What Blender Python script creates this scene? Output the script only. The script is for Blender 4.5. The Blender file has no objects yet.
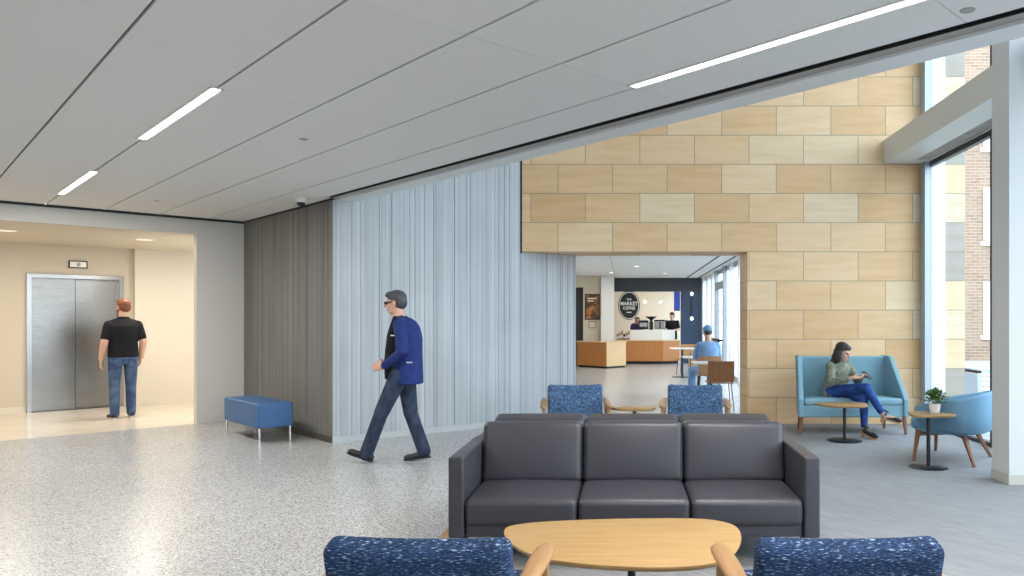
import bpy, bmesh, math, random
from mathutils import Vector, Matrix, Euler, noise
random.seed(7)
V = Vector; PI = math.pi; R2 = math.sqrt(2)
S = bpy.context.scene
COL = S.collection

# ---------------------------------------------------------------- materials
def nmat(name, color=(.8,.8,.8), rough=.6, metal=0, spec=.5, **kw):
    m = bpy.data.materials.new(name); m.use_nodes = True
    b = m.node_tree.nodes['Principled BSDF']
    b.inputs['Base Color'].default_value = (*color, 1)
    b.inputs['Roughness'].default_value = rough
    b.inputs['Metallic'].default_value = metal
    b.inputs['Specular IOR Level'].default_value = spec
    for k, v in kw.items(): b.inputs[k.replace('_', ' ')].default_value = v
    return m
class NT:
    def __init__(s, m): s.t = m.node_tree; s.n = s.t.nodes; s.b = s.n['Principled BSDF']
    def add(s, t, **kw):
        n = s.n.new('ShaderNode' + t)
        for k, v in kw.items():
            if k[0] == '_': n.inputs[k[1:].replace('_', ' ')].default_value = v
            else: setattr(n, k, v)
        return n
    def link(s, a, b): s.t.links.new(a, b)
    def coords(s, scale=(1,1,1), rot=(0,0,0), loc=(0,0,0), kind='Object'):
        tc = s.add('TexCoord'); mp = s.add('Mapping')
        mp.inputs['Scale'].default_value = scale; mp.inputs['Rotation'].default_value = rot; mp.inputs['Location'].default_value = loc
        s.link(tc.outputs[kind], mp.inputs['Vector']); return mp.outputs['Vector']
    def ramp(s, fac, stops, interp='LINEAR'):
        r = s.add('ValToRGB'); e = r.color_ramp; e.interpolation = interp
        while len(e.elements) < len(stops): e.elements.new(.5)
        for i, (p, c) in enumerate(stops): e.elements[i].position = p; e.elements[i].color = (*c, 1)
        s.link(fac, r.inputs[0]); return r.outputs[0]
    def mix(s, a, b, f, mode='MIX'):
        m = s.add('MixRGB', blend_type=mode)
        for sock, v in ((m.inputs[1], a), (m.inputs[2], b), (m.inputs[0], f)):
            if hasattr(v, 'links'): s.link(v, sock)
            elif isinstance(v, tuple): sock.default_value = (*v, 1)
            else: sock.default_value = v
        return m.outputs[0]
    def bump(s, h, strength=.3, dist=.01):
        b = s.add('Bump', _Strength=strength, _Distance=dist); s.link(h, b.inputs['Height']); s.link(b.outputs[0], s.b.inputs['Normal'])
    def col(s, o): s.link(o, s.b.inputs['Base Color'])
def noisy(name, c1, c2, scale, rough=.7, stretch=(1,1,1), bump=.1, detail=3, metal=0, spec=.5, p=(.35,.65), **kw):
    m = nmat(name, c1, rough, metal, spec, **kw); t = NT(m)
    n = t.add('TexNoise', _Scale=scale, _Detail=detail); t.link(t.coords(stretch), n.inputs['Vector'])
    t.col(t.ramp(n.outputs[0], [(p[0], c1), (p[1], c2)]))
    if bump: t.bump(n.outputs[0], bump, .003)
    return m
def emit(name, c, s):
    m = nmat(name, c); b = m.node_tree.nodes['Principled BSDF']
    b.inputs['Emission Color'].default_value = (*c, 1); b.inputs['Emission Strength'].default_value = s; return m

def wood(name, c1, c2, axis=0, rough=.4, sc=1):
    st = [14*sc]*3; st[axis] = .9*sc
    m = nmat(name, c1, rough, 0, .4); t = NT(m)
    n = t.add('TexNoise', _Scale=3.2, _Detail=5, _Distortion=.6); t.link(t.coords(tuple(st)), n.inputs['Vector'])
    t.col(t.ramp(n.outputs[0], [(.3, c1), (.7, c2)])); t.bump(n.outputs[0], .05, .002)
    return m
M = {}
M['oak'] = wood('light_oak', (.33,.195,.075), (.42,.268,.112), 0)
M['oak_arm'] = wood('oak_arm', (.29,.155,.062), (.38,.215,.09), 1)
M['walnut'] = wood('walnut', (.16,.062,.028), (.25,.105,.048), 2)
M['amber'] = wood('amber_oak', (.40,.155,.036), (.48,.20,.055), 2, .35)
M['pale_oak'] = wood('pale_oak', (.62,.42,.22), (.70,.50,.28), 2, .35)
M['cafe_wood'] = wood('cafe_plywood', (.25,.115,.05), (.34,.17,.08), 2)
M['cafe_wood2'] = wood('cafe_plywood_light', (.45,.26,.13), (.55,.34,.18), 2)
M['white'] = nmat('white_paint', (.80,.80,.78), .55)
M['greywall'] = nmat('grey_white_paint', (.62,.60,.56), .6)
M['cream'] = nmat('cream_paint', (.68,.62,.51), .55)
M['cream2'] = nmat('warm_cream_paint', (.58,.51,.40), .55)  # darker than the cream of the adjoining wall
M['tile'] = noisy('ceiling_tile', (.74,.745,.74), (.77,.775,.77), 60, .9, bump=.02)
M['grid'] = nmat('ceiling_gap', (.16,.16,.155), .8)
M['black'] = nmat('black_reveal', (.012,.012,.013), .6)
M['bandmetal'] = nmat('soffit_metal', (.72,.74,.76), .4)
M['bandgrey'] = nmat('soffit_grey', (.36,.35,.32), .5)
M['beam'] = nmat('beam_paint', (.62,.62,.58), .45)
M['column'] = nmat('column_paint', (.60,.60,.59), .45)
M['base'] = nmat('base_trim', (.50,.47,.41), .4)
M['greybase'] = nmat('grey_base', (.50,.51,.51), .3)
M['darkbase'] = nmat('bronze_base', (.07,.055,.04), .4)
M['mullion'] = nmat('mullion_metal', (.40,.46,.52), .35, .3)
M['darkframe'] = nmat('dark_frame', (.03,.035,.04), .4)
M['steel'] = noisy('brushed_steel', (.23,.22,.205), (.31,.30,.28), 30, .26, (.3,.3,12), .02, metal=1)
M['steelframe'] = nmat('steel_frame', (.36,.35,.335), .25, 1)
M['chrome'] = nmat('chrome', (.85,.86,.87), .12, 1)
M['darkmetal'] = nmat('dark_metal', (.022,.024,.028), .35, .4)
M['leather'] = noisy('charcoal_leather', (.035,.034,.042), (.044,.043,.052), 240, .40, bump=.05, spec=.45)
M['blueleather'] = noisy('blue_vinyl', (.032,.10,.24), (.042,.125,.29), 200, .45, bump=.04)
M['teal'] = noisy('teal_fabric', (.17,.31,.37), (.25,.40,.455), 260, .85, bump=.1, spec=.2)
M['tubblue'] = noisy('blue_fabric', (.14,.27,.38), (.165,.31,.43), 300, .8, bump=.06, spec=.25)
M['terracotta'] = nmat('white_pot', (.75,.73,.69), .5)
M['leaf'] = noisy('leaf', (.03,.08,.015), (.14,.24,.05), 25, .5, bump=0)
M['soil'] = nmat('soil', (.05,.035,.02), .95)
M['skin'] = nmat('skin', (.58,.34,.24), .5, 0, .4)
M['skin2'] = nmat('skin_fair', (.62,.36,.26), .5, 0, .4)
M['hairdark'] = nmat('dark_hair', (.022,.016,.014), .5)
M['hairgrey'] = noisy('grey_hair', (.03,.028,.03), (.075,.075,.08), 60, .55, bump=.2)
M['hairred'] = noisy('red_hair', (.13,.035,.012), (.24,.07,.02), 70, .5, bump=.2)
M['eyewhite'] = nmat('eye', (.06,.04,.035), .3)
M['blackcloth'] = noisy('black_cloth', (.010,.010,.012), (.016,.016,.018), 30, .9, bump=.1, spec=.2)
M['bluejacket'] = noisy('blue_jacket', (.008,.021,.115), (.012,.03,.155), 18, .75, bump=.15, spec=.3)
M['denimdark'] = noisy('dark_denim', (.020,.028,.05), (.042,.055,.09), 12, .85, bump=.2, spec=.2)
M['denim'] = noisy('denim', (.03,.06,.13), (.085,.135,.23), 8, .85, bump=.2, spec=.2)
M['jeansblue'] = noisy('blue_jeans', (.014,.045,.18), (.03,.08,.27), 14, .8, bump=.15, spec=.2)
M['olive'] = noisy('olive_cloth', (.13,.145,.105), (.24,.25,.195), 22, .9, bump=.2, spec=.2)
M['scrub'] = noisy('scrub_blue', (.18,.34,.62), (.24,.41,.70), 8, .85, bump=.15, spec=.2)
M['shoe'] = nmat('shoe_black', (.014,.014,.017), .5)
M['sole'] = nmat('shoe_sole', (.55,.52,.48), .6)
M['tansole'] = nmat('tan_sole', (.45,.27,.13), .5)
M['navy'] = nmat('navy_paint', (.03,.06,.115), .35)
M['header'] = nmat('charcoal_header', (.035,.042,.052), .5)
M['counterwhite'] = nmat('white_counter', (.80,.78,.74), .3)
M['lamp'] = emit('lamp_diffuser', (1,.98,.95), 7)
M['bulb'] = emit('bulb', (1,.83,.60), 14)
M['warm'] = emit('warm_downlight', (1,.86,.7), .35)
M['screen'] = emit('blue_screen', (.03,.06,.35), .6)
M['exterior_white'] = nmat('exterior_white_panel', (.85,.87,.9), .6)
M['pavement'] = noisy('pavement', (.33,.33,.32), (.42,.42,.40), 4, .9)
M['shade'] = nmat('white_fin', (.86,.88,.9), .5)

def stone_mat(name, soffit=False, base1=(.69,.44,.225), base2=(.79,.555,.325)):
    m = nmat(name, rough=.55, spec=.35); t = NT(m)
    tc = t.add('TexCoord'); sp = t.add('SeparateXYZ'); t.link(tc.outputs['Object'], sp.inputs[0])
    def mth(op, a, b):
        n = t.add('Math', operation=op)
        for i, v in enumerate((a, b)):
            if hasattr(v, 'links'): t.link(v, n.inputs[i])
            else: n.inputs[i].default_value = v
        return n.outputs[0]
    dy = mth('SUBTRACT', sp.outputs[1], 10.42)
    if soffit: x = mth('ADD', sp.outputs[0], .5513); y = mth('ADD', mth('ADD', sp.outputs[2], dy), .0325)
    else: x = mth('ADD', mth('ADD', sp.outputs[0], dy), .5513); y = mth('ADD', sp.outputs[2], .0325)
    cb = t.add('CombineXYZ'); t.link(x, cb.inputs[0]); t.link(y, cb.inputs[1])
    br = t.add('TexBrick', offset=.5, offset_frequency=2, squash=1)
    for k, v in (('Scale', 1), ('Mortar Size', .0045), ('Mortar Smooth', .1), ('Bias', 0), ('Brick Width', .758), ('Row Height', .405)): br.inputs[k].default_value = v
    br.inputs['Color1'].default_value = (0,0,0,1); br.inputs['Color2'].default_value = (1,1,1,1); br.inputs['Mortar'].default_value = (.5,.5,.5,1)
    t.link(cb.outputs[0], br.inputs['Vector'])
    tone = t.ramp(br.outputs['Color'], [(0, base1), (.55, base2), (.85, (.81,.60,.375)), (1, (.76,.64,.46))])
    nv = t.add('TexNoise', _Scale=2.2, _Detail=6, _Distortion=.3)
    mp = t.add('Mapping'); mp.inputs['Scale'].default_value = (.7, 5, 1)
    off = t.add('VectorMath', operation='MULTIPLY_ADD'); off.inputs[1].default_value = (0, 37, 11)
    t.link(br.outputs['Color'], off.inputs[0]); t.link(cb.outputs[0], off.inputs[2]); t.link(off.outputs[0], mp.inputs['Vector']); t.link(mp.outputs[0], nv.inputs['Vector'])
    c = t.mix(tone, t.ramp(nv.outputs[0], [(.35, (.92,.87,.79)), (.6, (1,1,1)), (.8, (1.0,1.0,1.0))]), .8, 'MULTIPLY')
    fine = t.add('TexNoise', _Scale=45, _Detail=3); t.link(cb.outputs[0], fine.inputs['Vector'])
    c = t.mix(c, t.ramp(fine.outputs[0], [(.3, (.93,.93,.93)), (.7, (1,1,1))]), .6, 'MULTIPLY')
    c = t.mix(c, (.30,.235,.16), br.outputs['Fac'])
    t.col(c)
    inv = mth('SUBTRACT', 1, br.outputs['Fac']); t.bump(inv, .5, .004)
    return m
M['stone'] = stone_mat('sandstone_blocks'); M['stonesoffit'] = stone_mat('sandstone_soffit', True)
M['stoneout'] = stone_mat('pale_stone_outside', False, (.36,.33,.28), (.42,.39,.34))

def brick_mat():
    m = nmat('red_brick', rough=.85, spec=.2); t = NT(m)
    br = t.add('TexBrick', offset=.5)
    for k, v in (('Scale', 1), ('Mortar Size', .012), ('Brick Width', .35), ('Row Height', .11)): br.inputs[k].default_value = v
    br.inputs['Color1'].default_value = (.24,.15,.10,1); br.inputs['Color2'].default_value = (.33,.22,.15,1); br.inputs['Mortar'].default_value = (.36,.31,.26,1)
    t.link(t.coords(rot=(-PI/2,0,0)), br.inputs['Vector']); t.col(br.outputs['Color']); return m
M['brick'] = brick_mat()

def terrazzo():
    m = nmat('terrazzo', rough=.27, spec=.42); t = NT(m)
    v = t.add('TexVoronoi', _Scale=120, feature='F1'); t.link(t.coords(), v.inputs['Vector'])
    sp = t.add('SeparateColor'); t.link(v.outputs['Color'], sp.inputs[0])
    chip = t.ramp(sp.outputs[0], [(0, (.20,.20,.20)), (.10, (.30,.295,.29)), (.2, (.40,.395,.385)), (.36, (.50,.495,.48)), (.72, (.54,.535,.52)), (.86, (.63,.62,.60))], 'CONSTANT')
    v2 = t.add('TexVoronoi', _Scale=230, feature='F1'); t.link(t.coords(), v2.inputs['Vector'])
    sp2 = t.add('SeparateColor'); t.link(v2.outputs['Color'], sp2.inputs[0])
    f2 = t.ramp(sp2.outputs[1], [(0, (.62,.61,.60)), (.22, (1,1,1))], 'CONSTANT')
    n = t.add('TexNoise', _Scale=.7, _Detail=2); t.link(t.coords(), n.inputs['Vector'])
    c = t.mix(chip, f2, 1.0, 'MULTIPLY'); c = t.mix(c, t.ramp(n.outputs[0], [(.3, (.94,.94,.94)), (.7, (1,1,1))]), 1.0, 'MULTIPLY')
    t.col(c); return m
M['terrazzo'] = terrazzo()
M['lobbyfloor'] = noisy('cream_polished_tile', (.66,.58,.46), (.70,.62,.50), 3, .22, bump=0)

def carpet():
    m = nmat('striped_carpet', rough=.95, spec=.1); t = NT(m)
    rot = t.coords(rot=(0,0,math.radians(45)))
    def sc2(x, y):
        q = t.add('Mapping'); q.inputs['Scale'].default_value = (x, y, 1); t.link(rot, q.inputs['Vector']); return q.outputs[0]
    a = t.add('TexNoise', _Scale=1, _Detail=3); t.link(sc2(5, 80), a.inputs['Vector'])
    b = t.add('TexNoise', _Scale=1.3, _Detail=2); t.link(sc2(.35, 5), b.inputs['Vector'])
    f = t.add('TexNoise', _Scale=260, _Detail=1); t.link(t.coords(), f.inputs['Vector'])
    c = t.ramp(a.outputs[0], [(.3, (.235,.235,.235)), (.7, (.345,.34,.335))])
    c = t.mix(c, t.ramp(b.outputs[0], [(.35, (.90,.90,.90)), (.65, (1,1,1))]), .6, 'MULTIPLY')
    c = t.mix(c, t.ramp(f.outputs[0], [(.3, (.8,.8,.8)), (.7, (1,1,1))]), .8, 'MULTIPLY')
    t.col(c); t.bump(f.outputs[0], .3, .004); return m
M['carpet'] = carpet()

def concrete(name, c1, c2):
    m = nmat(name, rough=.75, spec=.3); t = NT(m)
    a = t.add('TexNoise', _Scale=1, _Detail=4); t.link(t.coords((34, 34, .22)), a.inputs['Vector'])
    b = t.add('TexNoise', _Scale=1.4, _Detail=5); t.link(t.coords(), b.inputs['Vector'])
    c = t.ramp(a.outputs[0], [(.3, c1), (.7, c2)])
    c = t.mix(c, t.ramp(b.outputs[0], [(.3, (.88,.88,.88)), (.7, (1,1,1))]), 1.0, 'MULTIPLY')
    t.col(c); t.bump(a.outputs[0], .25, .01); return m
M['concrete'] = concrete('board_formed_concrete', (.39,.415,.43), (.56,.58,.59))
M['concreteshade'] = concrete('warm_board_concrete', (.16,.155,.142), (.25,.242,.225))  # same concrete, with the wall's shade put into a darker colour

def weave(name, dark, mid, light, sx, sz):
    m = nmat(name, rough=.9, spec=.15); t = NT(m)
    a = t.add('TexNoise', _Scale=1, _Detail=2, _Distortion=.2); t.link(t.coords((sx, sx, sz)), a.inputs['Vector'])
    c = t.ramp(a.outputs[0], [(.40, dark), (.54, mid), (.62, mid), (.70, light)])
    t.col(c); t.bump(a.outputs[0], .4, .003); return m
M['weave'] = weave('navy_dash_weave', (.010,.018,.042), (.022,.048,.115), (.30,.38,.48), 60, 360)
M['weavefar'] = weave('blue_fleck_weave', (.035,.065,.12), (.085,.155,.27), (.24,.35,.48), 60, 75)

def glass():
    m = bpy.data.materials.new('window_glass'); m.use_nodes = True; n = m.node_tree.nodes; n.clear(); l = m.node_tree.links
    o = n.new('ShaderNodeOutputMaterial'); mx = n.new('ShaderNodeMixShader'); tr = n.new('ShaderNodeBsdfTransparent'); gl = n.new('ShaderNodeBsdfGlossy'); fr = n.new('ShaderNodeLayerWeight'); pw_ = n.new('ShaderNodeMath'); pw_.operation = 'POWER'; pw_.inputs[1].default_value = 4; ma = n.new('ShaderNodeMath'); ma.operation = 'MULTIPLY_ADD'; ma.inputs[1].default_value = .45; ma.inputs[2].default_value = .03
    tr.inputs[0].default_value = (.93,.96,.97,1); gl.inputs['Roughness'].default_value = .02; l.new(fr.outputs['Facing'], pw_.inputs[0]); l.new(pw_.outputs[0], ma.inputs[0])
    l.new(ma.outputs[0], mx.inputs[0]); l.new(tr.outputs[0], mx.inputs[1]); l.new(gl.outputs[0], mx.inputs[2]); l.new(mx.outputs[0], o.inputs[0]); return m
M['glass'] = glass()

# ---------------------------------------------------------------- mesh helpers
def finish(o, m, parent, smooth, bevel):
    me = o.data
    for mm in (m if isinstance(m, (list, tuple)) else [m]): me.materials.append(M[mm] if isinstance(mm, str) else mm)
    if smooth:
        for p in me.polygons: p.use_smooth = True
    if smooth == 'auto':
        try: me.set_sharp_from_angle(angle=math.radians(40))
        except Exception: pass
    if bevel:
        b = o.modifiers.new('bevel', 'BEVEL'); b.width = bevel; b.segments = 2; b.limit_method = 'ANGLE'; b.angle_limit = math.radians(35)
    COL.objects.link(o)
    if parent: o.parent = parent
    return o
class MB:
    def __init__(s): s.v = []; s.f = []; s.mi = []
    def raw(s, vs, fs, T=None, mi=0):
        k = len(s.v)
        for p in vs: s.v.append(T @ V(p) if T else V(p))
        for f in fs: s.f.append([i+k for i in f]); s.mi.append(mi)
        return s
    def box(s, x0, x1, y0, y1, z0, z1, T=None, mi=0):
        vs = [(x, y, z) for z in (z0, z1) for x, y in ((x0,y0),(x1,y0),(x1,y1),(x0,y1))]
        return s.raw(vs, [(0,3,2,1),(4,5,6,7),(0,1,5,4),(1,2,6,5),(2,3,7,6),(3,0,4,7)], T, mi)
    def prism(s, pts, z0, z1, T=None, mi=0):
        n = len(pts); vs = [(*p, z0) for p in pts] + [(*p, z1) for p in pts]
        fs = [tuple(range(n-1, -1, -1)), tuple(range(n, 2*n))] + [(i, (i+1) % n, n+(i+1) % n, n+i) for i in range(n)]
        return s.raw(vs, fs, T, mi)
    def rings(s, rs, T=None, mi=0, closed=False):
        n = len(rs[0]); vs = [p for r in rs for p in r]; fs = []
        for k in range(len(rs)-1):
            for i in range(n): fs.append((k*n+i, k*n+(i+1) % n, (k+1)*n+(i+1) % n, (k+1)*n+i))
        if not closed: fs += [tuple(range(n-1, -1, -1)), tuple(range((len(rs)-1)*n, len(rs)*n))]
        return s.raw(vs, fs, T, mi)
    def cyl(s, p0, p1, r0, r1=None, n=16, T=None, mi=0):
        r1 = r0 if r1 is None else r1; p0, p1 = V(p0), V(p1); d = (p1-p0).normalized()
        a = d.orthogonal().normalized(); b = d.cross(a)
        return s.rings([[c + r*(a*math.cos(t)+b*math.sin(t)) for t in [2*PI*i/n for i in range(n)]] for c, r in ((p0, r0), (p1, r1))], T, mi)
    def lathe(s, prof, c=(0,0,0), n=28, T=None, mi=0):
        return s.rings([[V(c)+V((r*math.cos(2*PI*i/n), r*math.sin(2*PI*i/n), z)) for i in range(n)] for r, z in prof], T, mi)
    def bar(s, p0, p1, w0, d0, w1=None, d1=None, up=(0,0,1), T=None, mi=0):
        w1 = w1 or w0; d1 = d1 or d0; p0, p1 = V(p0), V(p1); d = (p1-p0).normalized(); u = V(up)
        if abs(d.dot(u)) > .95: u = V((0,1,0))
        a = d.cross(u).normalized(); b = a.cross(d)
        return s.rings([[c + a*w*i + b*h*j for i, j in ((-.5,-.5),(.5,-.5),(.5,.5),(-.5,.5))] for c, w, h in ((p0,w0,d0),(p1,w1,d1))], T, mi)
    def rbox(s, c, size, r, puff=(0,0,0), n=8, k=4, T=None, mi=0):
        h = [q/2 for q in size]; c = V(c)
        def samp(hh):
            e = [-hh + r*(1-math.tan(PI/4*(1-i/k))) for i in range(k)]
            mid = [-hh+r + (2*hh-2*r)*i/n for i in range(n+1)]
            return e + mid + [-q for q in reversed(e)]
        A = [samp(q) for q in h]; N = len(A[0]); idx = {}
        def vert(i):
            if i in idx: return idx[i]
            p = V([A[a][i[a]] for a in range(3)])
            q = V([max(-(h[a]-r), min(h[a]-r, p[a])) for a in range(3)]); d = p-q
            if d.length > 1e-9: p = q + d.normalized()*r
            e = p.copy()
            for a in range(3):
                if puff[a]:
                    w = 1
                    for b in range(3):
                        if b != a: w *= max(0, 1-(p[b]/h[b])**2)
                    e[a] += puff[a]*w**.7*(p[a]/h[a])
            idx[i] = len(vs); vs.append(c+e); return idx[i]
        vs, fs = [], []
        for a in range(3):
            b, d = (a+1) % 3, (a+2) % 3
            for side in (0, N-1):
                for i in range(N-1):
                    for j in range(N-1):
                        q = []
                        for (ii, jj) in ((i,j),(i+1,j),(i+1,j+1),(i,j+1)):
                            t = [0,0,0]; t[a] = side; t[b] = ii; t[d] = jj; q.append(vert(tuple(t)))
                        fs.append(tuple(q) if side else tuple(reversed(q)))
        return s.raw(vs, fs, T, mi)
    def ell(s, c, r, T=None, n=16, m=10, rot=None):
        c = V(c); Rm = rot or Matrix.Identity(3); rs = []
        for j in range(1, m):
            ph = PI*j/m
            rs.append([c + Rm @ V((r[0]*math.sin(ph)*math.cos(2*PI*i/n), r[1]*math.sin(ph)*math.sin(2*PI*i/n), -r[2]*math.cos(ph))) for i in range(n)])
        top = c + Rm @ V((0,0,r[2])); bot = c + Rm @ V((0,0,-r[2]))
        vs = [bot] + [p for q in rs for p in q] + [top]; fs = []
        for i in range(n): fs.append((0, 1+(i+1) % n, 1+i)); L = 1+(m-2)*n; fs.append((L+i, L+(i+1) % n, len(vs)-1))
        for k in range(m-2):
            for i in range(n): fs.append((1+k*n+i, 1+k*n+(i+1) % n, 1+(k+1)*n+(i+1) % n, 1+(k+1)*n+i))
        return s.raw(vs, fs, T)
    def cap(s, p0, p1, r0, r1=None, n=14, T=None):      # tapered capsule
        r1 = r0 if r1 is None else r1; p0, p1 = V(p0), V(p1); d = (p1-p0); L = d.length
        d = d.normalized() if L > 1e-6 else V((0,0,1)); a = d.orthogonal().normalized(); b = d.cross(a); rs = []
        for j in range(1, 5): t = PI/2*(1-j/4); rs.append((p0 - d*r0*math.sin(t), r0*math.cos(t)))
        for j in range(0, 4): t = PI/2*(j/4); rs.append((p1 + d*r1*math.sin(t), r1*math.cos(t)))
        return s.rings([[c + r*(a*math.cos(2*PI*i/n)+b*math.sin(2*PI*i/n)) for i in range(n)] for c, r in rs], T)
    def mesh(s, name='m'):
        me = bpy.data.meshes.new(name); me.from_pydata([tuple(p) for p in s.v], [], s.f)
        for p, i in zip(me.polygons, s.mi): p.material_index = i
        bm = bmesh.new(); bm.from_mesh(me); bmesh.ops.recalc_face_normals(bm, faces=bm.faces); bm.to_mesh(me); bm.free()
        me.update(); return me
    def build(s, name, m, parent=None, smooth=False, bevel=0):
        return finish(bpy.data.objects.new(name, s.mesh(name)), m, parent, smooth, bevel)
    def remesh(s, name, m, parent, voxel=.006, smooth=4):
        me = s.mesh('tmp'); o = bpy.data.objects.new('tmp', me); COL.objects.link(o)
        r = o.modifiers.new('r', 'REMESH'); r.mode = 'VOXEL'; r.voxel_size = voxel; r.use_smooth_shade = True
        q = o.modifiers.new('s', 'SMOOTH'); q.factor = .5; q.iterations = smooth
        dg = bpy.context.evaluated_depsgraph_get(); dg.update()
        nm = bpy.data.meshes.new_from_object(o.evaluated_get(dg)); nm.name = name
        bpy.data.objects.remove(o); bpy.data.meshes.remove(me); nm.materials.clear()
        return finish(bpy.data.objects.new(name, nm), m, parent, True, 0)
def thing(name, label, cat, loc=(0,0,0), rz=0, group=None):
    o = bpy.data.objects.new(name, None); o.empty_display_size = .1; COL.objects.link(o)
    o.location = loc; o.rotation_euler = (0,0,rz); o['label'] = label; o['category'] = cat; o['kind'] = 'thing'
    if group: o['group'] = group
    return o
def tag(o, label, cat, group=None, kind='thing'):
    o['label'] = label; o['category'] = cat; o['kind'] = kind
    if group: o['group'] = group
    return o
def struct(o, label=None, cat=None):
    o['kind'] = 'structure'
    if label: o['label'] = label
    o['category'] = cat or o.name.split('_')[0].split('.')[0]
    if not label: o['label'] = 'part of the building interior: ' + o.name.split('.')[0].replace('_', ' ')
    return o
def dup(root, loc, rz, label, group=None):
    r = root.copy(); COL.objects.link(r); r.location = loc; r.rotation_euler = (0,0,rz); r['label'] = label
    if group: r['group'] = group
    for ch in list(root.children):
        c = ch.copy(); COL.objects.link(c); c.parent = r
        for g in list(ch.children):
            d = g.copy(); COL.objects.link(d); d.parent = c
    return r
def AB(a, b): return ((b-a)/R2, (b+a)/R2)            # the building's second grid, turned 45 degrees
TAB = Matrix(((-1/R2, 1/R2, 0, 0), (1/R2, 1/R2, 0, 0), (0, 0, 1, 0), (0, 0, 0, 1)))   # local (a,b,z) -> world

# ---------------------------------------------------------------- camera
H = 1.45
cam = bpy.data.objects.new('camera', bpy.data.cameras.new('camera')); COL.objects.link(cam); S.camera = cam
cam.location = (0, 0, H); cam.rotation_euler = (PI/2, 0, 0)
cam.data.sensor_width = 36; cam.data.lens = 36*750/1024
cam.data.shift_x = (512-625)/1024; cam.data.shift_y = (320-288)/1024
cam.data.clip_start = .05; cam.data.clip_end = 200

# ---------------------------------------------------------------- floors
ZC = 2.88; ROOF = 6.4
pA = AB(11.65, -7); pB = AB(11.65, 3.8)
fl = MB().prism([(4.2,-4.3), (4.2,28.2), (-2.2,28.2), (-2.2,11.6), (-3.5,8.9), pB, pA, AB(-6,-7)], -.2, 0).build('floor', 'terrazzo')
struct(fl, 'speckled grey terrazzo floor', 'floor')
lob = MB().box(11.65, 15.2, -7, 6, -.2, .0, TAB).build('floor', 'lobbyfloor'); struct(lob, 'polished cream floor of the elevator lobby', 'floor')
cp = MB().prism([(-1.15,-6.0), (2.5,-6.0), (4.19,-4.2), (4.19,10.42), (1.62,10.42), (1.62,6.35), (-1.15,6.35)], 0, .008).build('floor', 'carpet'); struct(cp, 'grey striped carpet under the lounge seating', 'floor')
tb = MB().box(-1.235, -1.15, -6, 6.35, 0, .009).build('trim_1', 'oak'); struct(tb, 'tan strip edging the carpet', 'trim')

# ---------------------------------------------------------------- main ceiling (2 ft x 6 ft tiles on the turned grid)
A0, B0, DA, DB = 1.39, .884, 1.83, .607
t = MB()
bl = [B0+DB*k for k in range(-13, 5)]; bl.append(3.72)
al = [A0+DA*k for k in range(-5, 6)] + [11.65]
lights = [(B0+DB, A0+2*DA, A0+3*DA), (B0+DB, A0+4*DA, A0+5*DA), (B0+4*DB-.03, A0, A0+DA), (B0+DB, A0-DA*1, A0), (B0+4*DB-.03, A0-2*DA, A0-DA), (B0-5*DB, A0, A0+DA)]  # lamps out of view close the list, added for their light
for i in range(len(bl)-1):
    for j in range(len(al)-1):
        t.box(al[j]+.002, al[j+1]-.002, bl[i]+.008, bl[i+1]-.008, ZC, ZC+.02, TAB)
t.box(8.66, 11.65, 3.72, 3.8, ZC, ZC+.02, TAB)
t.box(-6, 11.65, -7, 3.7, ZC+.014, ZC+.3, TAB, 1)
cl = t.build('ceiling', ['tile', 'grid']); struct(cl, 'white panel ceiling with narrow dark joints', 'ceiling')
t = MB().box(-6, 8.66, 3.70, 3.85, ZC+.1, ZC+.3, TAB, 0).box(-6, 8.66, 3.70, 3.722, ZC+.001, ZC+.1, TAB, 0).box(-6, 8.66, 3.768, 3.778, ZC-.001, ZC+.1, TAB, 0)
sl = t.build('trim_2', 'black'); struct(sl, 'black slot along the ceiling edge', 'trim')
t = MB().box(-6, 8.7, 3.778, 3.86, ZC-.0, ZC+.12, TAB); g = t.build('trim_3', 'bandgrey'); struct(g, 'grey strip beside the ceiling slot', 'trim')
t = MB().box(-6, 8.72, 3.86, 4.05, ZC-.02, ROOF, TAB).box(-6, 8.66, -7, 3.86, ZC+.3, ZC+.5, TAB)
fa = t.build('ceiling', 'bandmetal'); struct(fa, 'pale metal edge band of the lower ceiling', 'ceiling')
MB_roof = MB().prism([AB(9.2,4.05), AB(-6,4.05), (4.5,-4.4), (4.5,11), (-2,11)], ROOF, ROOF+.2).build('ceiling', 'white'); struct(MB_roof, 'high white ceiling above the window lounge', 'ceiling')
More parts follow.
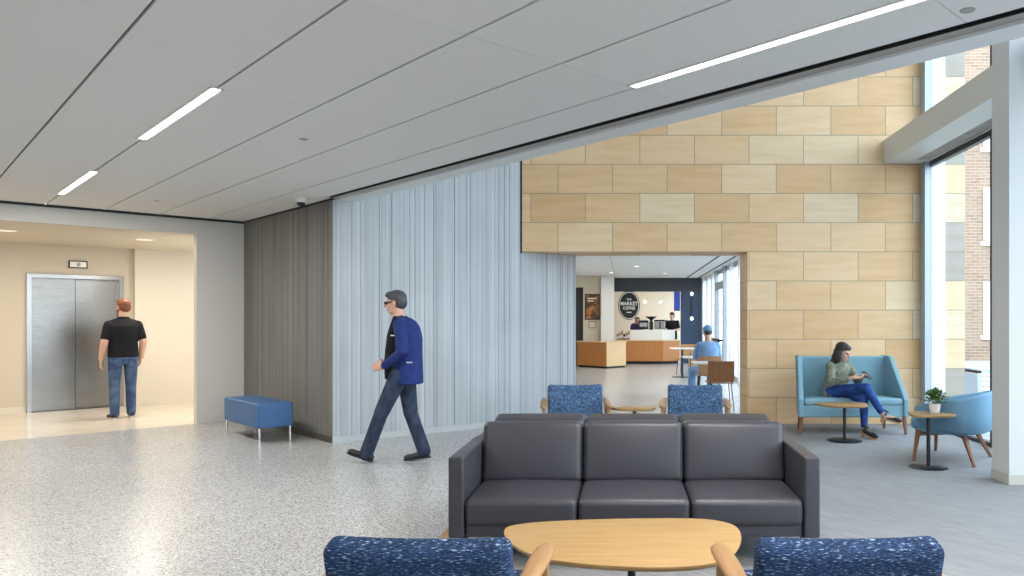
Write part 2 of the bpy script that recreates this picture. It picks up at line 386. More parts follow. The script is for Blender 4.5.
# linear lights
for i, (b, a0, a1) in enumerate(lights):
    lab = ['long lit linear ceiling light nearer the camera on the left, beside a sprinkler cap', 'short looking lit linear ceiling light farthest left near the elevator wall', 'long lit linear ceiling light at the top right near the black ceiling slot'][i] if i < 3 else 'linear ceiling light added out of view to brighten the room'
    L = thing('ceiling_light', lab, 'light', (*AB((a0+a1)/2, b), ZC), 0, 'linear ceiling lights')
    T = TAB.to_3x3().to_4x4(); h = (a1-a0)/2
    f = MB().box(-h, h, -.045, -.027, -.005, .02, T).box(-h, h, .027, .045, -.005, .02, T).box(-h, -h+.01, -.045, .045, -.005, .02, T).box(h-.01, h, -.045, .045, -.005, .02, T)
    f.build('frame', 'white', L)
    MB().box(-h+.01, h-.01, -.027, .027, -.002, .015, T).build('diffuser', 'lamp', L)
for (x, y, lab) in ((-2.54,5.93,'small round sprinkler cap in the ceiling right of the lit linear light'), (-5.62,9.01,'small round sprinkler cap in the far left of the ceiling'), (1.58,3.46,'small round sprinkler cap beside the black slot at the top right')):
    tag(MB().lathe([(.032,-.004),(.034,.0),(.02,.004)]).build('sprinkler_cap', 'bandgrey', None, 'auto'), lab, 'sprinkler', 'ceiling sprinkler caps').location = (x, y, ZC)
sc = thing('security_camera', 'white dome security camera hanging from the ceiling near the ribbed wall', 'camera', (*AB(8.9, 3.53), ZC))
MB().lathe([(.055,-.055),(.06,-.04),(.06,0)]).build('housing', 'white', sc, 'auto')
MB().lathe([(.005,-.10),(.025,-.095),(.042,-.08),(.05,-.055)]).build('lens_dome', 'darkmetal', sc, True)

# ---------------------------------------------------------------- ribbed concrete
def ribbed(L, seed, dmax=.006):
    rnd = random.Random(seed); pts = []; s = 0; d = 0
    while s < L:
        w = rnd.choice((.018,.022,.028,.035,.045,.06)); w = min(w, L-s)
        d = rnd.choice((0,.002,.004,dmax,-.002,.007)) ; pts += [(s, d), (s+w, d)]; s += w
        if s < L-.02 and rnd.random() < .3: pts += [(s, -.007), (s+.006, -.007)]; s += .006
    return pts
P0 = V((-3.43, 8.806)); ang = math.radians(39.4)
d1 = V((math.cos(ang), math.sin(ang))); n1 = V((math.sin(ang), -math.cos(ang)))
LL = 3.50
T1 = Matrix(((d1.x, n1.x, 0, P0.x), (d1.y, n1.y, 0, P0.y), (0,0,1,0), (0,0,0,1)))
w = MB().prism([(p[0], p[1]) for p in ribbed(LL, 3)] + [(LL, -.35), (.35, -.35)], .077, ROOF, T1).build('wall_left', 'concrete'); struct(w, 'tall pale blue grey ribbed concrete wall', 'wall')
w = MB().box(0, LL, -.3, -.004, 0, .077, T1).build('baseboard_left', 'greybase'); struct(w, 'low pale base under the ribbed concrete wall', 'baseboard')
d2 = V((-1, 1))/R2; n2 = V((-1, -1))/R2
T2 = Matrix(((d2.x, n2.x, 0, P0.x), (d2.y, n2.y, 0, P0.y), (0,0,1,0), (0,0,0,1)))
w = MB().prism([(p[0], p[1]*.6) for p in ribbed(3.0, 5)] + [(3.0, -.3), (.3, -.3)], .077, ZC, T2).build('wall_left', 'concreteshade'); struct(w, 'shaded ribbed concrete wall behind the blue bench', 'wall')
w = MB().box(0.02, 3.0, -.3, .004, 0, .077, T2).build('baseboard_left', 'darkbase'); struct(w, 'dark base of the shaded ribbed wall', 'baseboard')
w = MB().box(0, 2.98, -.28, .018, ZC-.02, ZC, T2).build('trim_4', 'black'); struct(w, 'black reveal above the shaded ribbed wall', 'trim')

# ---------------------------------------------------------------- elevator wall and lobby
w = MB().box(11.65, 11.78, 3.18, 3.83, 0, ZC, TAB).box(11.65, 11.78, -1, 3.18, 2.65, ZC, TAB).box(11.65, 11.78, -7, -1, 0, ZC, TAB).build('wall_left', 'greywall'); struct(w, 'off white wall with the wide opening to the elevator lobby', 'wall')
w = MB().box(11.62, 11.65, -7, 3.8, ZC-.03, ZC, TAB).build('trim_5', 'black'); struct(w, 'dark reveal above the lobby opening', 'trim')
w = MB().box(11.635, 11.65, 3.18, 3.8, 0, .1, TAB).build('baseboard_left', 'greywall'); struct(w, 'pale baseboard beside the lobby opening', 'baseboard')
w = MB().box(11.78, 15.2, -7, 6, 2.65, 2.7, TAB).build('ceiling', 'cream'); struct(w, 'lower cream ceiling of the elevator lobby', 'ceiling')
AE = 14.9
w = MB().box(AE, AE+.3, -1, 1.67, 0, 2.65, TAB).box(AE, AE+.3, 1.67, 2.96, 2.18, 2.65, TAB).box(AE, AE+.3, 2.96, 3.1, 0, 2.65, TAB).box(AE+.2, AE+.3, 1.5, 3.1, 0, 2.3, TAB).build('wall_back', 'cream2'); struct(w, 'tan wall around the elevator', 'wall')
w = MB().box(AE-.1, AE+.3, 3.1, 6, 0, 2.65, TAB).build('wall_back', 'cream'); struct(w, 'cream wall right of the elevator', 'wall')
w = MB().box(11.78, 15.2, 6, 6.1, 0, 2.65, TAB).build('wall_right', 'cream'); struct(w, 'cream end wall of the elevator lobby', 'wall')
w = MB().box(11.78, 15.2, -1.1, -1, 0, 2.65, TAB).build('wall_left', 'cream'); struct(w, 'cream left wall of the elevator lobby', 'wall')
w = MB().box(AE-.012, AE, -1, 1.66, 0, .1, TAB).box(AE-.112, AE-.1, 3.09, 6, 0, .1, TAB).build('baseboard_back', 'cream'); struct(w, 'cream baseboards of the elevator lobby', 'baseboard')
dr = bpy.data.objects.new('door_1', None); COL.objects.link(dr); struct(dr, 'closed two leaf stainless steel elevator door', 'door')
MB().box(AE-.03, AE+.12, 1.67, 1.735, 0, 2.18, TAB).box(AE-.03, AE+.12, 2.895, 2.96, 0, 2.18, TAB).box(AE-.03, AE+.12, 1.735, 2.895, 2.115, 2.18, TAB).build('door_frame', 'steelframe', dr, False, .003)
MB().box(AE+.06, AE+.10, 1.735, 2.305, .008, 2.115, TAB).build('door_panel', 'steel', dr)
MB().box(AE+.075, AE+.115, 2.313, 2.895, .008, 2.115, TAB).build('door_panel', 'steel', dr)
MB().box(AE-.0, AE+.12, 1.735, 2.895, 0, .008, TAB).build('threshold', 'darkmetal', dr)
fi = thing('floor_indicator', 'small black framed floor indicator above the elevator door', 'sign', (*AB(AE, 2.33), 2.35))
T3 = TAB.to_3x3().to_4x4()
MB().box(-.03, 0, -.125, .125, -.06, .06, T3).build('frame', 'black', fi, False, .003)
MB().box(-.034, -.03, -.108, .108, -.044, .044, T3).build('display', 'counterwhite', fi)
MB().box(-.036, -.034, -.02, .03, -.03, .03, T3).prism([(0,0),(0,0.001),(0,0)], 0, .001, T3).build('screen', 'bandgrey', fi)
for k, (a, b) in enumerate(((13.0,1.25),(13.0,2.85),(13.0,4.4))):
    dl = thing('downlight', ['recessed rectangular downlight in the lobby ceiling at the left edge','recessed downlight in the lobby ceiling above the man','recessed downlight hidden in the right of the lobby ceiling'][k], 'light', (*AB(a, b), 2.65), 0, 'lobby downlights')
    MB().box(-.11,.11,-.11,-.1,-.004,.01,T3).box(-.11,.11,.1,.11,-.004,.01,T3).box(-.11,-.1,-.11,.11,-.004,.01,T3).box(.1,.11,-.11,.11,-.004,.01,T3).build('frame', 'white', dl)
    MB().box(-.1,.1,-.1,.1,-.001,.01,T3).build('diffuser', 'warm', dl)

# ---------------------------------------------------------------- stone wall with the cafe opening
YS = 10.42
m = MB()
def sbox(x0, x1, z0, z1):
    m.box(x0, x1, YS, YS+.68, z0, z1)
sbox(-1.43, 1.70, 2.3975, ROOF); sbox(1.70, 4.12, 0, ROOF)
for i, f in enumerate(m.f):
    c = sum((m.v[k] for k in f), V())/len(f)
    if abs(c.z-2.3975) < .01: m.mi[i] = 1
w = m.build('wall_back', ['stone', 'stonesoffit']); struct(w, 'golden sandstone block wall with the opening to the cafe', 'wall')
w = MB().box(-1.45, -1.43, YS-.005, YS+.3, 2.38, ROOF).build('trim_6', 'black'); struct(w, 'dark reveal at the left end of the stone wall', 'trim')

# ---------------------------------------------------------------- window wall on the right (x = 4.2)
ys = [10.2, 8.50, 6.45, 4.6, 2.7, .9, -.9, -2.7, -4.25]
wf = bpy.data.objects.new('window_1', None); COL.objects.link(wf); struct(wf, 'tall glazed curtain wall on the right', 'window')
MB().box(4.10, 4.18, 10.25, 10.41, 0, ROOF).build('window_frame', 'mullion', wf)
for y in ys[1:]: MB().box(4.15, 4.23, y-.03, y+.03, 0, ROOF).build('window_frame', 'darkframe', wf)
MB().box(4.16, 4.23, -4.3, 10.40, 3.55, 3.62).box(4.16, 4.23, -4.3, 10.40, 0, .05).box(4.16, 4.23, -4.3, 10.40, ROOF-.06, ROOF).build('window_frame', 'darkframe', wf)
MB().box(4.195, 4.201, -4.3, 10.40, .03, ROOF).build('window_glass', 'glass', wf)
bm_ = MB().box(3.584, 4.16, -4.3, YS, 3.62, 3.94).build('trim_7', 'beam', None, False, .004); struct(bm_, 'long pale box beam running along the glazed wall', 'trim')
gr = MB()
for k in range(5): gr.box(3.95+k*.036, 3.966+k*.036, -4.2, YS-.3, 3.612, 3.62)
struct(gr.build('trim_8', 'bandgrey'), 'linear vent grille under the beam', 'trim')
c_ = thing('column', 'square white column at the right edge beside the blue tub chair', 'column', (3.56, 6.76, 0)); c_['kind'] = 'structure'
MB().box(-.2, .22, -.2, .11, .095, ROOF).build('shaft', 'column', c_, False, .003)
MB().box(-.206, .226, -.206, .116, 0, .095).build('base', 'base', c_, False, .003)
# glazed wall behind the camera
wb = bpy.data.objects.new('window_2', None); COL.objects.link(wb); struct(wb, 'glazed wall behind the camera', 'window')
MB().box(-6.005, -6, -4.2, 0, 0.05, ZC, TAB).build('window_glass', 'glass', wb)
mm = MB()
mm.box(-6.05,-5.97,-7,-4.2,0,ZC,TAB)  # added solid panel, out of view, keeps daylight off left-facing surfaces
for k in range(4): mm.box(-6.05, -5.97, -4.15+k*1.37, -4.09+k*1.37, 0, ZC, TAB)
mm.box(-6.05,-5.97,-7,0,0,.06,TAB).build('window_frame', 'mullion', wb)
w = MB().box(-6, 11.65, -7.1, -7, 0, ZC, TAB).build('wall_left', 'white'); struct(w, 'white wall far to the left', 'wall')
w = MB().box(-6.1, -5.9, -.05, 4.4, ZC, ROOF, TAB).build('wall_front', 'white'); struct(w, 'high wall behind the camera', 'wall')
# outside
tag(MB().box(4.25, 4.44, YS-.02, YS+.3, 0, 8).build('facade_strip', 'exterior_white'), 'bright white facade strip outside the glass beside the stone wall', 'facade')
tag(MB().box(4.44, 4.72, YS, YS+.6, 0, 8).build('facade_pier', 'stoneout'), 'pale stone facade pier outside the glass', 'facade')
w = MB().box(4.2, 40, -30, 45, -.25, -.02).build('ground', 'pavement'); struct(w, 'pavement outside', 'ground')
w = MB().box(-20, 4.2, -30, -4.5, -.25, -.21).build('ground', 'pavement'); struct(w, 'ground outside behind the camera', 'ground')
bd = thing('brick_building', 'washed out red brick building with white windows beyond the glass', 'building', (14, 27, -.02))
MB().box(-5, 14, 0, 6, 0, 14).build('wall', 'brick', bd)
for z in (.92, 4.29, 7.66):
    for x in (-1.1, 2.2):
        wi = MB().box(x, x+1.3, -.06, .02, z, z+1.93).build('window', 'exterior_white', bd)
        MB().box(x+.1, x+.6, -.08, -.06, z+.1, z+1.83).box(x+.7, x+1.2, -.08, -.06, z+.1, z+1.83).build('pane', 'bandmetal', wi)
        MB().box(x-.1, x+1.4, -.1, .02, z-.15, z).build('sill', 'exterior_white', bd)
lv = thing('louvered_screen', 'low grey louvered screen outside below the brick building', 'screen', (6.3, 12, -.02))
MB().box(-.8,-.74,-.3,.3,0,.68).box(.74,.8,-.3,.3,0,.68).box(-.8,.8,-.3,.3,.64,.7).build('frame', 'mullion', lv)
lm = MB()
for k in range(8): lm.bar((-.74,-.28,.06+k*.075), (.74,-.28,.06+k*.075), .05, .012, T=None)
lm.build('louvers', 'bandgrey', lv)

# ---------------------------------------------------------------- cafe beyond the opening
YC = 25.0; ZK = 2.85
w = MB().box(-2.2, 2.75, 10.98, 28.2, ZK, ZK+.1).build('ceiling', 'tile'); struct(w, 'white cafe ceiling', 'ceiling')
w = MB().box(2.03, 2.08, 10.98, YC, ZK-.004, ZK).box(2.40, 2.46, 10.98, YC, ZK-.004, ZK).box(-.33,-.325, 10.98, YC, ZK-.003, ZK).build('trim_9', 'black'); struct(w, 'dark linear slots in the cafe ceiling', 'trim')
w = MB().box(-2.2, -2.1, 11.2, 28.2, 0, ZK).build('wall_left', 'cream'); struct(w, 'cream left wall of the cafe', 'wall')
w = MB().box(-2.2, 2.75, 28, 28.2, 0, ZK).build('wall_back', 'cream'); struct(w, 'cream back wall of the cafe', 'wall')
w = MB().box(-1.34, -.7, 24.0, 24.4, 0, ZK).box(-2.1, -1.34, 24.0, 24.4, 2.5, ZK).build('wall_back', 'cream'); struct(w, 'cream cafe pier with the poster', 'wall')
w = MB().box(-2.1, -1.34, 24.3, 24.36, 0, 2.5).build('door_2', 'darkframe'); struct(w, 'dark doorway beside the cafe pier', 'door')
w = MB().box(-.37, 2.6, YC, YC+.2, 2.40, ZK).build('wall_back', 'header'); struct(w, 'charcoal header above the coffee counter', 'wall')
w = MB().box(1.87, 2.6, YC, YC+.3, 0, 2.40).build('wall_back', 'navy'); struct(w, 'navy wall panel right of the coffee counter', 'wall')
c_ = thing('column', 'square white column behind the angled wood counter of the cafe', 'column', (-.55, 23.7, 0)); c_['kind'] = 'structure'
MB().box(-.2, .205, -.2, .2, 0, ZK).build('shaft', 'column', c_)
w = bpy.data.objects.new('window_3', None); COL.objects.link(w); struct(w, 'row of tall cafe windows with white fins', 'window')
for y0 in (11.2, 12.6, 14.0, 15.4, 16.8, 18.2):
    MB().box(2.55, 2.72, y0, y0+.16, 0, ZK).build('window_frame', 'shade', w)
for y0 in (22.0, 23.2, 24.6): MB().box(2.55, 2.72, y0, y0+.3, 0, ZK).build('window_frame', 'shade', w)
MB().box(2.64, 2.70, 11, 25, 0, .1).box(2.64, 2.70, 11, 25, ZK-.12, ZK).build('window_frame', 'mullion', w)
MB().box(2.68, 2.685, 11, 19.5, .1, ZK-.1).box(2.68, 2.685, 21.5, 25, .1, ZK-.1).build('window_glass', 'glass', w)
d_ = bpy.data.objects.new('door_3', None); COL.objects.link(d_); struct(d_, 'grey framed glass exit door in the cafe', 'door')
MB().box(2.56, 2.66, 19.5, 19.75, 0, ZK).box(2.56, 2.66, 21.2, 21.45, 0, ZK).box(2.56, 2.66, 19.75, 21.2, 2.3, 2.5).box(2.56, 2.66, 19.75, 21.2, 0, .25).build('door_frame', 'mullion', d_)
MB().box(2.60, 2.61, 19.75, 21.2, .25, 2.3).build('door_glass', 'glass', d_)
MB().box(2.44, 2.50, 19.8, 21.1, .86, .95).box(2.5, 2.58, 19.85, 19.9, .88, .93).box(2.5, 2.58, 21.0, 21.05, .88, .93).build('push_bar', 'darkmetal', d_)
w = MB().box(2.7, 2.75, 10.98, 11.2, 0, ZK).box(2.55, 4.2, 10.98, 11.02, 0, ROOF).build('wall_right', 'white'); struct(w, 'closing wall behind the stone wall', 'wall')

k = thing('reception_counter', 'angled wood counter with one amber and one pale face in front of white column', 'counter', (0,0,0))
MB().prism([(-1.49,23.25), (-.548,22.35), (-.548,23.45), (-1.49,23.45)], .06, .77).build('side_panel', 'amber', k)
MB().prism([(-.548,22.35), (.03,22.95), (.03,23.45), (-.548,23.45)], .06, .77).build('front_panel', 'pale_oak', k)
MB().prism([(-1.44,23.28), (-.55,22.42), (-.02,22.98), (-.02,23.4), (-1.44,23.4)], 0, .06).build('toe_kick', 'black', k)
MB().prism([(-1.52,23.24), (-.548,22.31), (.06,22.94), (.06,23.48), (-1.52,23.48)], .77, .80).build('counter_top', 'pale_oak', k)
k = thing('coffee_counter', 'long wood fronted coffee counter under the charcoal header', 'counter', (0,0,0))
MB().prism([(-.4,24.6), (1.25,24.6), (1.82,24.9), (1.82,25.4), (-.4,25.4)], .1, .76).build('front_panel', 'amber', k)
MB().prism([(-.36,24.7), (1.2,24.7), (1.76,24.97), (1.76,25.4), (-.36,25.4)], 0, .1).build('toe_kick', 'black', k)
MB().prism([(-.42,24.57), (1.26,24.57), (1.85,24.88), (1.85,25.4), (-.42,25.4)], .76, .79).build('counter_top', 'pale_oak', k)
MB().prism([(.17,25.05), (1.25,25.05), (1.68,25.2), (1.68,25.3), (.17,25.3)], .79, 1.12).build('tiled_ledge', 'counterwhite', k)
em = thing('espresso_machine', 'dark espresso machine on the coffee counter ledge', 'coffee machine', (.62, 25.18, 1.12))
MB().rbox((0,0,.17), (.34,.22,.30), .02).build('body', 'darkmetal', em, True)
MB().box(-.13,.13,-.125,-.11,.1,.24).build('front_plate', 'steelframe', em)
for x in (-.08, .08): MB().cyl((x,-.12,.1), (x,-.2,.08), .014).build('portafilter', 'black', em, 'auto')
em2 = thing('coffee_brewer', 'silver and black coffee brewer right of the coffee grinder', 'coffee machine', (1.17, 25.18, 1.12))
MB().rbox((0,0,.17), (.36,.2,.3), .03).build('body', 'steelframe', em2, True)
MB().rbox((0,0,.31), (.38,.21,.06), .02).build('lid', 'black', em2, True)
MB().box(-.02,.02,-.11,-.1,.03,.27).build('gauge_strip', 'darkmetal', em2)
gd = thing('coffee_grinder', 'black grinder with a wide funnel hopper between the coffee machines', 'grinder', (.88, 25.18, 1.12))
MB().rbox((0,0,.14), (.13,.16,.28), .02).build('body', 'black', gd, True)
MB().lathe([(.03,.28),(.05,.34),(.19,.43),(.19,.45),(.04,.45)]).build('hopper', 'darkmetal', gd, 'auto')
# retail goods left on counter
cols = [('olive','green'), ('amber','amber'), ('cafe_wood','brown'), ('blackcloth','black')]
for i in range(6):
    x = -.25+i*.075; h = .2+.05*((i*7) % 3)
    b = thing('coffee_bag', ['green','amber','brown','black'][i % 4]+' coffee bag, number of places from white column: '+['first','second','third','fourth','fifth','sixth'][i], 'bag', (x, 24.85+.03*(i % 2), .79), 0, 'coffee bags at the left of the counter')
    MB().rings([[V((sx*wd/2, sy*dp/2, z)) for sx, sy in ((-1,-1),(1,-1),(1,1),(-1,1))] for wd, dp, z in ((.065,.05,0),(.068,.055,h*.5),(.066,.01,h))]).build('pouch', cols[i % 4][0], b, False, .004)
    MB().box(-.022,.022,-.031,-.027,h*.25,h*.55).build('bag_label', 'counterwhite', b)
pr = thing('person', 'person in purple top bending over the coffee counter below the oval sign', 'person', (.42, 25.75, 0))
q = MB(); q.ell((0,-.12,1.42),(.085,.075,.11)).cap((0,0,.9),(0,-.03,1.22),.11,.10).cap((0,-.06,1.3),(0,-.1,1.36),.05,.05).cap((-.16,-.05,1.24),(-.2,-.2,1.02),.05,.04).cap((-.2,-.2,1.02),(-.08,-.33,1.0),.035,.028).cap((.16,-.05,1.24),(.2,-.2,1.02),.05,.04).cap((.2,-.2,1.02),(.08,-.33,1.0),.035,.028).cap((-.08,0,.9),(-.09,0,.05),.08,.045).cap((.08,0,.9),(.09,0,.05),.08,.045)
q.remesh('body', 'skin', pr, .012, 3)
q = MB(); q.ell((0,-.02,1.06),(.2,.165,.29)).cap((-.12,-.04,1.26),(.12,-.04,1.26),.09,.09).cap((-.17,-.03,1.25),(-.2,-.18,1.05),.065,.055).cap((.17,-.03,1.25),(.2,-.18,1.05),.065,.055)
M['purple'] = nmat('purple_cloth', (.10,.05,.22), .8); q.remesh('shirt', 'purple', pr, .012, 3)
MB().ell((0,-.09,1.46),(.095,.085,.10)).remesh('hair', 'hairdark', pr, .012, 2)
# signs
sg = thing('oval_sign', 'black oval coffee shop sign hanging above the counter', 'sign', (.133, YC-.06, 1.93))
def oval(rx, rz, y0, y1):
    return [[V((rx*math.cos(2*PI*i/48), y, rz*math.sin(2*PI*i/48))) for i in range(48)] for y in (y0, y1)]
MB().rings(oval(.36,.48,0,.04)).build('rim', 'black', sg)
MB().rings(oval(.335,.455,-.004,0)).build('border', 'counterwhite', sg)
MB().rings(oval(.315,.43,-.008,-.004)).build('face', 'black', sg)
def text(body, size, loc, mat, parent, name='lettering', rot=(PI/2,0,0), sx=1):
    c = bpy.data.curves.new('txt', 'FONT'); c.body = body; c.size = size; c.align_x = 'CENTER'; c.align_y = 'CENTER'; c.extrude = .002; c.offset = size*.02
    o = bpy.data.objects.new('txt', c); COL.objects.link(o); dg = bpy.context.evaluated_depsgraph_get(); dg.update()
    me = bpy.data.meshes.new_from_object(o.evaluated_get(dg)); bpy.data.objects.remove(o); me.name = name
    o = bpy.data.objects.new(name, me); me.materials.clear(); me.materials.append(M[mat]); COL.objects.link(o); o.parent = parent; o.location = loc; o.rotation_euler = rot; o.scale = (sx,1,1); return o
text('THE', .09, (0,-.012,.2), 'counterwhite', sg); text('MARKET', .17, (0,-.012,.06), 'counterwhite', sg, sx=.9); text('COFFEE', .14, (0,-.012,-.09), 'counterwhite', sg, sx=.85)
MB().box(-.08,.08,-.012,-.008,-.24,-.21).build('mark', 'counterwhite', sg)
for x in (-.15,.15): MB().cyl((x,.02,.42),(x,.02,.92),.004).build('hanger', 'darkmetal', sg)
ps = thing('poster', 'brown framed coffee poster on the cream pier', 'poster', (-1.046, 23.995, 1.87))
MB().box(-.235,.235,-.03,0,-.41,.41).build('frame', 'black', ps, False, .004)
def postermat():
    m = nmat('poster_print', rough=.4); t = NT(m); n = t.add('TexNoise', _Scale=4, _Detail=3); t.link(t.coords(), n.inputs['Vector'])
    t.col(t.ramp(n.outputs[0], [(.35,(.05,.03,.02)), (.5,(.16,.07,.03)), (.62,(.55,.24,.05)), (.75,(.3,.13,.05))])); return m
M['poster'] = postermat()
MB().box(-.2,.2,-.034,-.03,-.375,.375).build('print', 'poster', ps)
MB().box(-.15,.12,-.037,-.034,.25,.29).box(-.15,.04,-.037,-.034,.17,.21).build('caption_bars', 'counterwhite', ps)
pn = thing('notice_frame', 'small thin framed notice under the coffee poster', 'notice', (-1.046, 23.995, 1.30))
MB().box(-.12,.12,-.015,0,-.11,.11).build('frame', 'darkmetal', pn, False, .002); MB().box(-.105,.105,-.018,-.015,-.095,.095).build('paper', 'cream', pn)
sr = thing('menu_screen', 'narrow blue hanging menu screen at the right of the coffee counter', 'screen', (1.77, 25.55, 2.1))
MB().box(-.10,.10,-.02,.02,-.34,.34).build('housing', 'black', sr); MB().box(-.085,.085,-.024,-.02,-.32,.32).build('display', 'screen', sr); MB().cyl((0,0,.34),(0,0,.75),.01).build('bracket', 'darkmetal', sr)
ws = thing('wall_sconce', 'vertical rod light with two white globes on the navy panel', 'light', (2.22, YC-.05, 1.9))
MB().cyl((0,0,-.36),(0,0,.36),.012).box(-.03,.03,0,.05,-.05,.05).build('rod', 'darkmetal', ws)
for z in (-.4, .42): MB().ell((0,0,z),(.05,.05,.06)).build('globe', emit('globe', (1,.97,.9), 2), ws, True)
for i, u in enumerate((623,645,660.5,678)):
    p = thing('pendant_lamp', 'small glowing pendant bulb over the coffee counter, '+['far left one at the oval sign','second one right of the sign','third one above the coffee brewer','far right one by the blue screen'][i], 'lamp', ((u-625)*26/750, 26, 2.08), 0, 'cafe pendant bulbs')
    MB().ell((0,0,0),(.045,.045,.045)).build('bulb', 'bulb', p, True); MB().cyl((0,0,.03),(0,0,ZK-2.08),.004).build('cord', 'white', p); MB().lathe([(.05,.03),(.03,.08),(.01,.1)]).build('lamp_shade', 'white', p, 'auto')
for i, (x, y) in enumerate(((-.4,15.5),(1.0,16),(.3,19.5),(-.4,22),(1.2,22.5))):
    p = thing('downlight', 'small round downlight in the cafe ceiling, '+['nearest on the left','nearest on the right','middle one','far one above the wood counter','far one near the navy panel'][i], 'light', (x, y, ZK), 0, 'cafe ceiling downlights')
    MB().lathe([(.08,-.006),(.08,0),(.06,.004)]).build('ring', 'bandgrey', p, 'auto'); MB().lathe([(.06,-.008),(.055,0)]).build('diffuser', emit('cafe_led', (1,.93,.82), 2), p)

# ---------------------------------------------------------------- sofas
def make_sofa(label):
    s = thing('sofa', label, 'sofa', (0,0,0)); W, D = 2.15, .85
    MB().rbox((0,.0,.225), (W-.19,D-.06,.09), .01, n=2).rbox((0,D/2-.025,.40), (W-.185,.05,.44), .015, n=2).build('frame', 'leather', s, True)
    for sx in (-1, 1): MB().rbox((sx*(W/2-.045),0,.415), (.09,D,.47), .014, n=3).build('arm', 'leather', s, True)
    cw = (W-.18)/3
    for i in (-1, 0, 1):
        sc_ = MB().rbox((i*cw,-D/2+.33,.325), (cw-.006,.66,.155), .035, (0,.006,.014), n=10).build('seat_cushion', 'leather', s, True)
        T = Matrix.Translation((i*cw, .17, .382)) @ Matrix.Rotation(-.19, 4, 'X')
        MB().rbox((0,0,.19), (cw-.006,.185,.395), .04, (0,.02,.006), n=10, T=T).build('back_cushion', 'leather', s, True)
    for sx in (-1, 1):
        for y in (-D/2+.07, D/2-.07): MB().cyl((sx*(W/2-.08),y,0), (sx*(W/2-.08),y,.185), .018, .022).build('leg', 'darkmetal', s, 'auto')
    return s
sofa = make_sofa('charcoal leather three seat sofa facing the camera with square arms')
sofa.location = (.053, 4.33+.425, .008)
dup(sofa, (.053, 5.165+.425, .0), PI, 'charcoal leather sofa turned away, back to back behind the front sofa')

# ---------------------------------------------------------------- blue armchairs
def arm_mesh(sx):
    # paddle shaped armrest, outline in plan, follows a gentle slope
    ys = [-.27,-.2,-.05,.1,.2,.26,.285,.295]; ws = [.030,.034,.039,.042,.041,.036,.026,.010]; rs = []
    for y, w in zip(ys, ws):
        z = .575 - .05*(y+.27) + (.0); xc = sx*(.335+.012*(y+.27))
        rs.append([V((xc+w*math.cos(t), y, z+.016*math.sin(t))) for t in [2*PI*i/16 for i in range(16)]])
    return MB().rings(rs)
def make_armchair(label, fab):
    s = thing('armchair', label, 'armchair', (0,0,0))
    T = Matrix.Translation((0,-.17,.36)) @ Matrix.Rotation(math.radians(16), 4, 'X')
    b = MB().rbox((0,0,.185), (.60,.105,.39), .035, (0,.012,.0), n=12)
    for p in b.v:   # shallow dish along the top edge
        if p.z > .28: p.z += .012*(abs(p.x)/.3)**2*((p.z-.28)/.1)
    b.v = [T @ p for p in b.v]; b.build('backrest', fab, s, True)
    MB().rbox((0,.05,.375), (.60,.56,.13), .04, (0,.0,.02), n=10, T=Matrix.Rotation(math.radians(4),4,'X')).build('seat', fab, s, True)
    for sx in (-1, 1):
        arm_mesh(sx).build('armrest', 'oak_arm', s, True)
        MB().bar((sx*.355,.30,0), (sx*.338,.20,.56), .028, .03, .036, .05).build('leg', 'oak_arm', s, False, .006)
        MB().bar((sx*.355,-.32,0), (sx*.338,-.22,.575), .028, .03, .036, .05).build('leg', 'oak_arm', s, False, .006)
        MB().bar((sx*.335,-.25,.30), (sx*.335,.23,.33), .026, .05).build('side_rail', 'oak_arm', s, False, .004)
    MB().bar((-.33,.22,.30), (.33,.22,.30), .05, .026).bar((-.33,-.24,.28), (.33,-.24,.28), .05, .026).build('cross_rail', 'oak_arm', s, False, .004)
    return s
ch = make_armchair('navy woven armchair seen from behind at the bottom left, oak armrest', 'weave')
ch.location = (-.657, 2.68, .008); ch.rotation_euler = (0,0,math.radians(-1.5))
ch['group'] = 'armchairs around the sofas'
dup(ch, (.715, 2.68, .008), math.radians(1), 'navy woven armchair seen from behind at the bottom right, oak armrest')
ch2 = make_armchair('blue flecked armchair with oak arms behind the sofas, left of the small table', 'weavefar'); ch2['group'] = 'armchairs around the sofas'
ch2.location = (-.525, 8.02, 0); ch2.rotation_euler = (0,0,PI+math.radians(6))
dup(ch2, (.75, 8.02, 0), PI-math.radians(5), 'blue flecked armchair with oak arms behind the sofas, right of the small table')

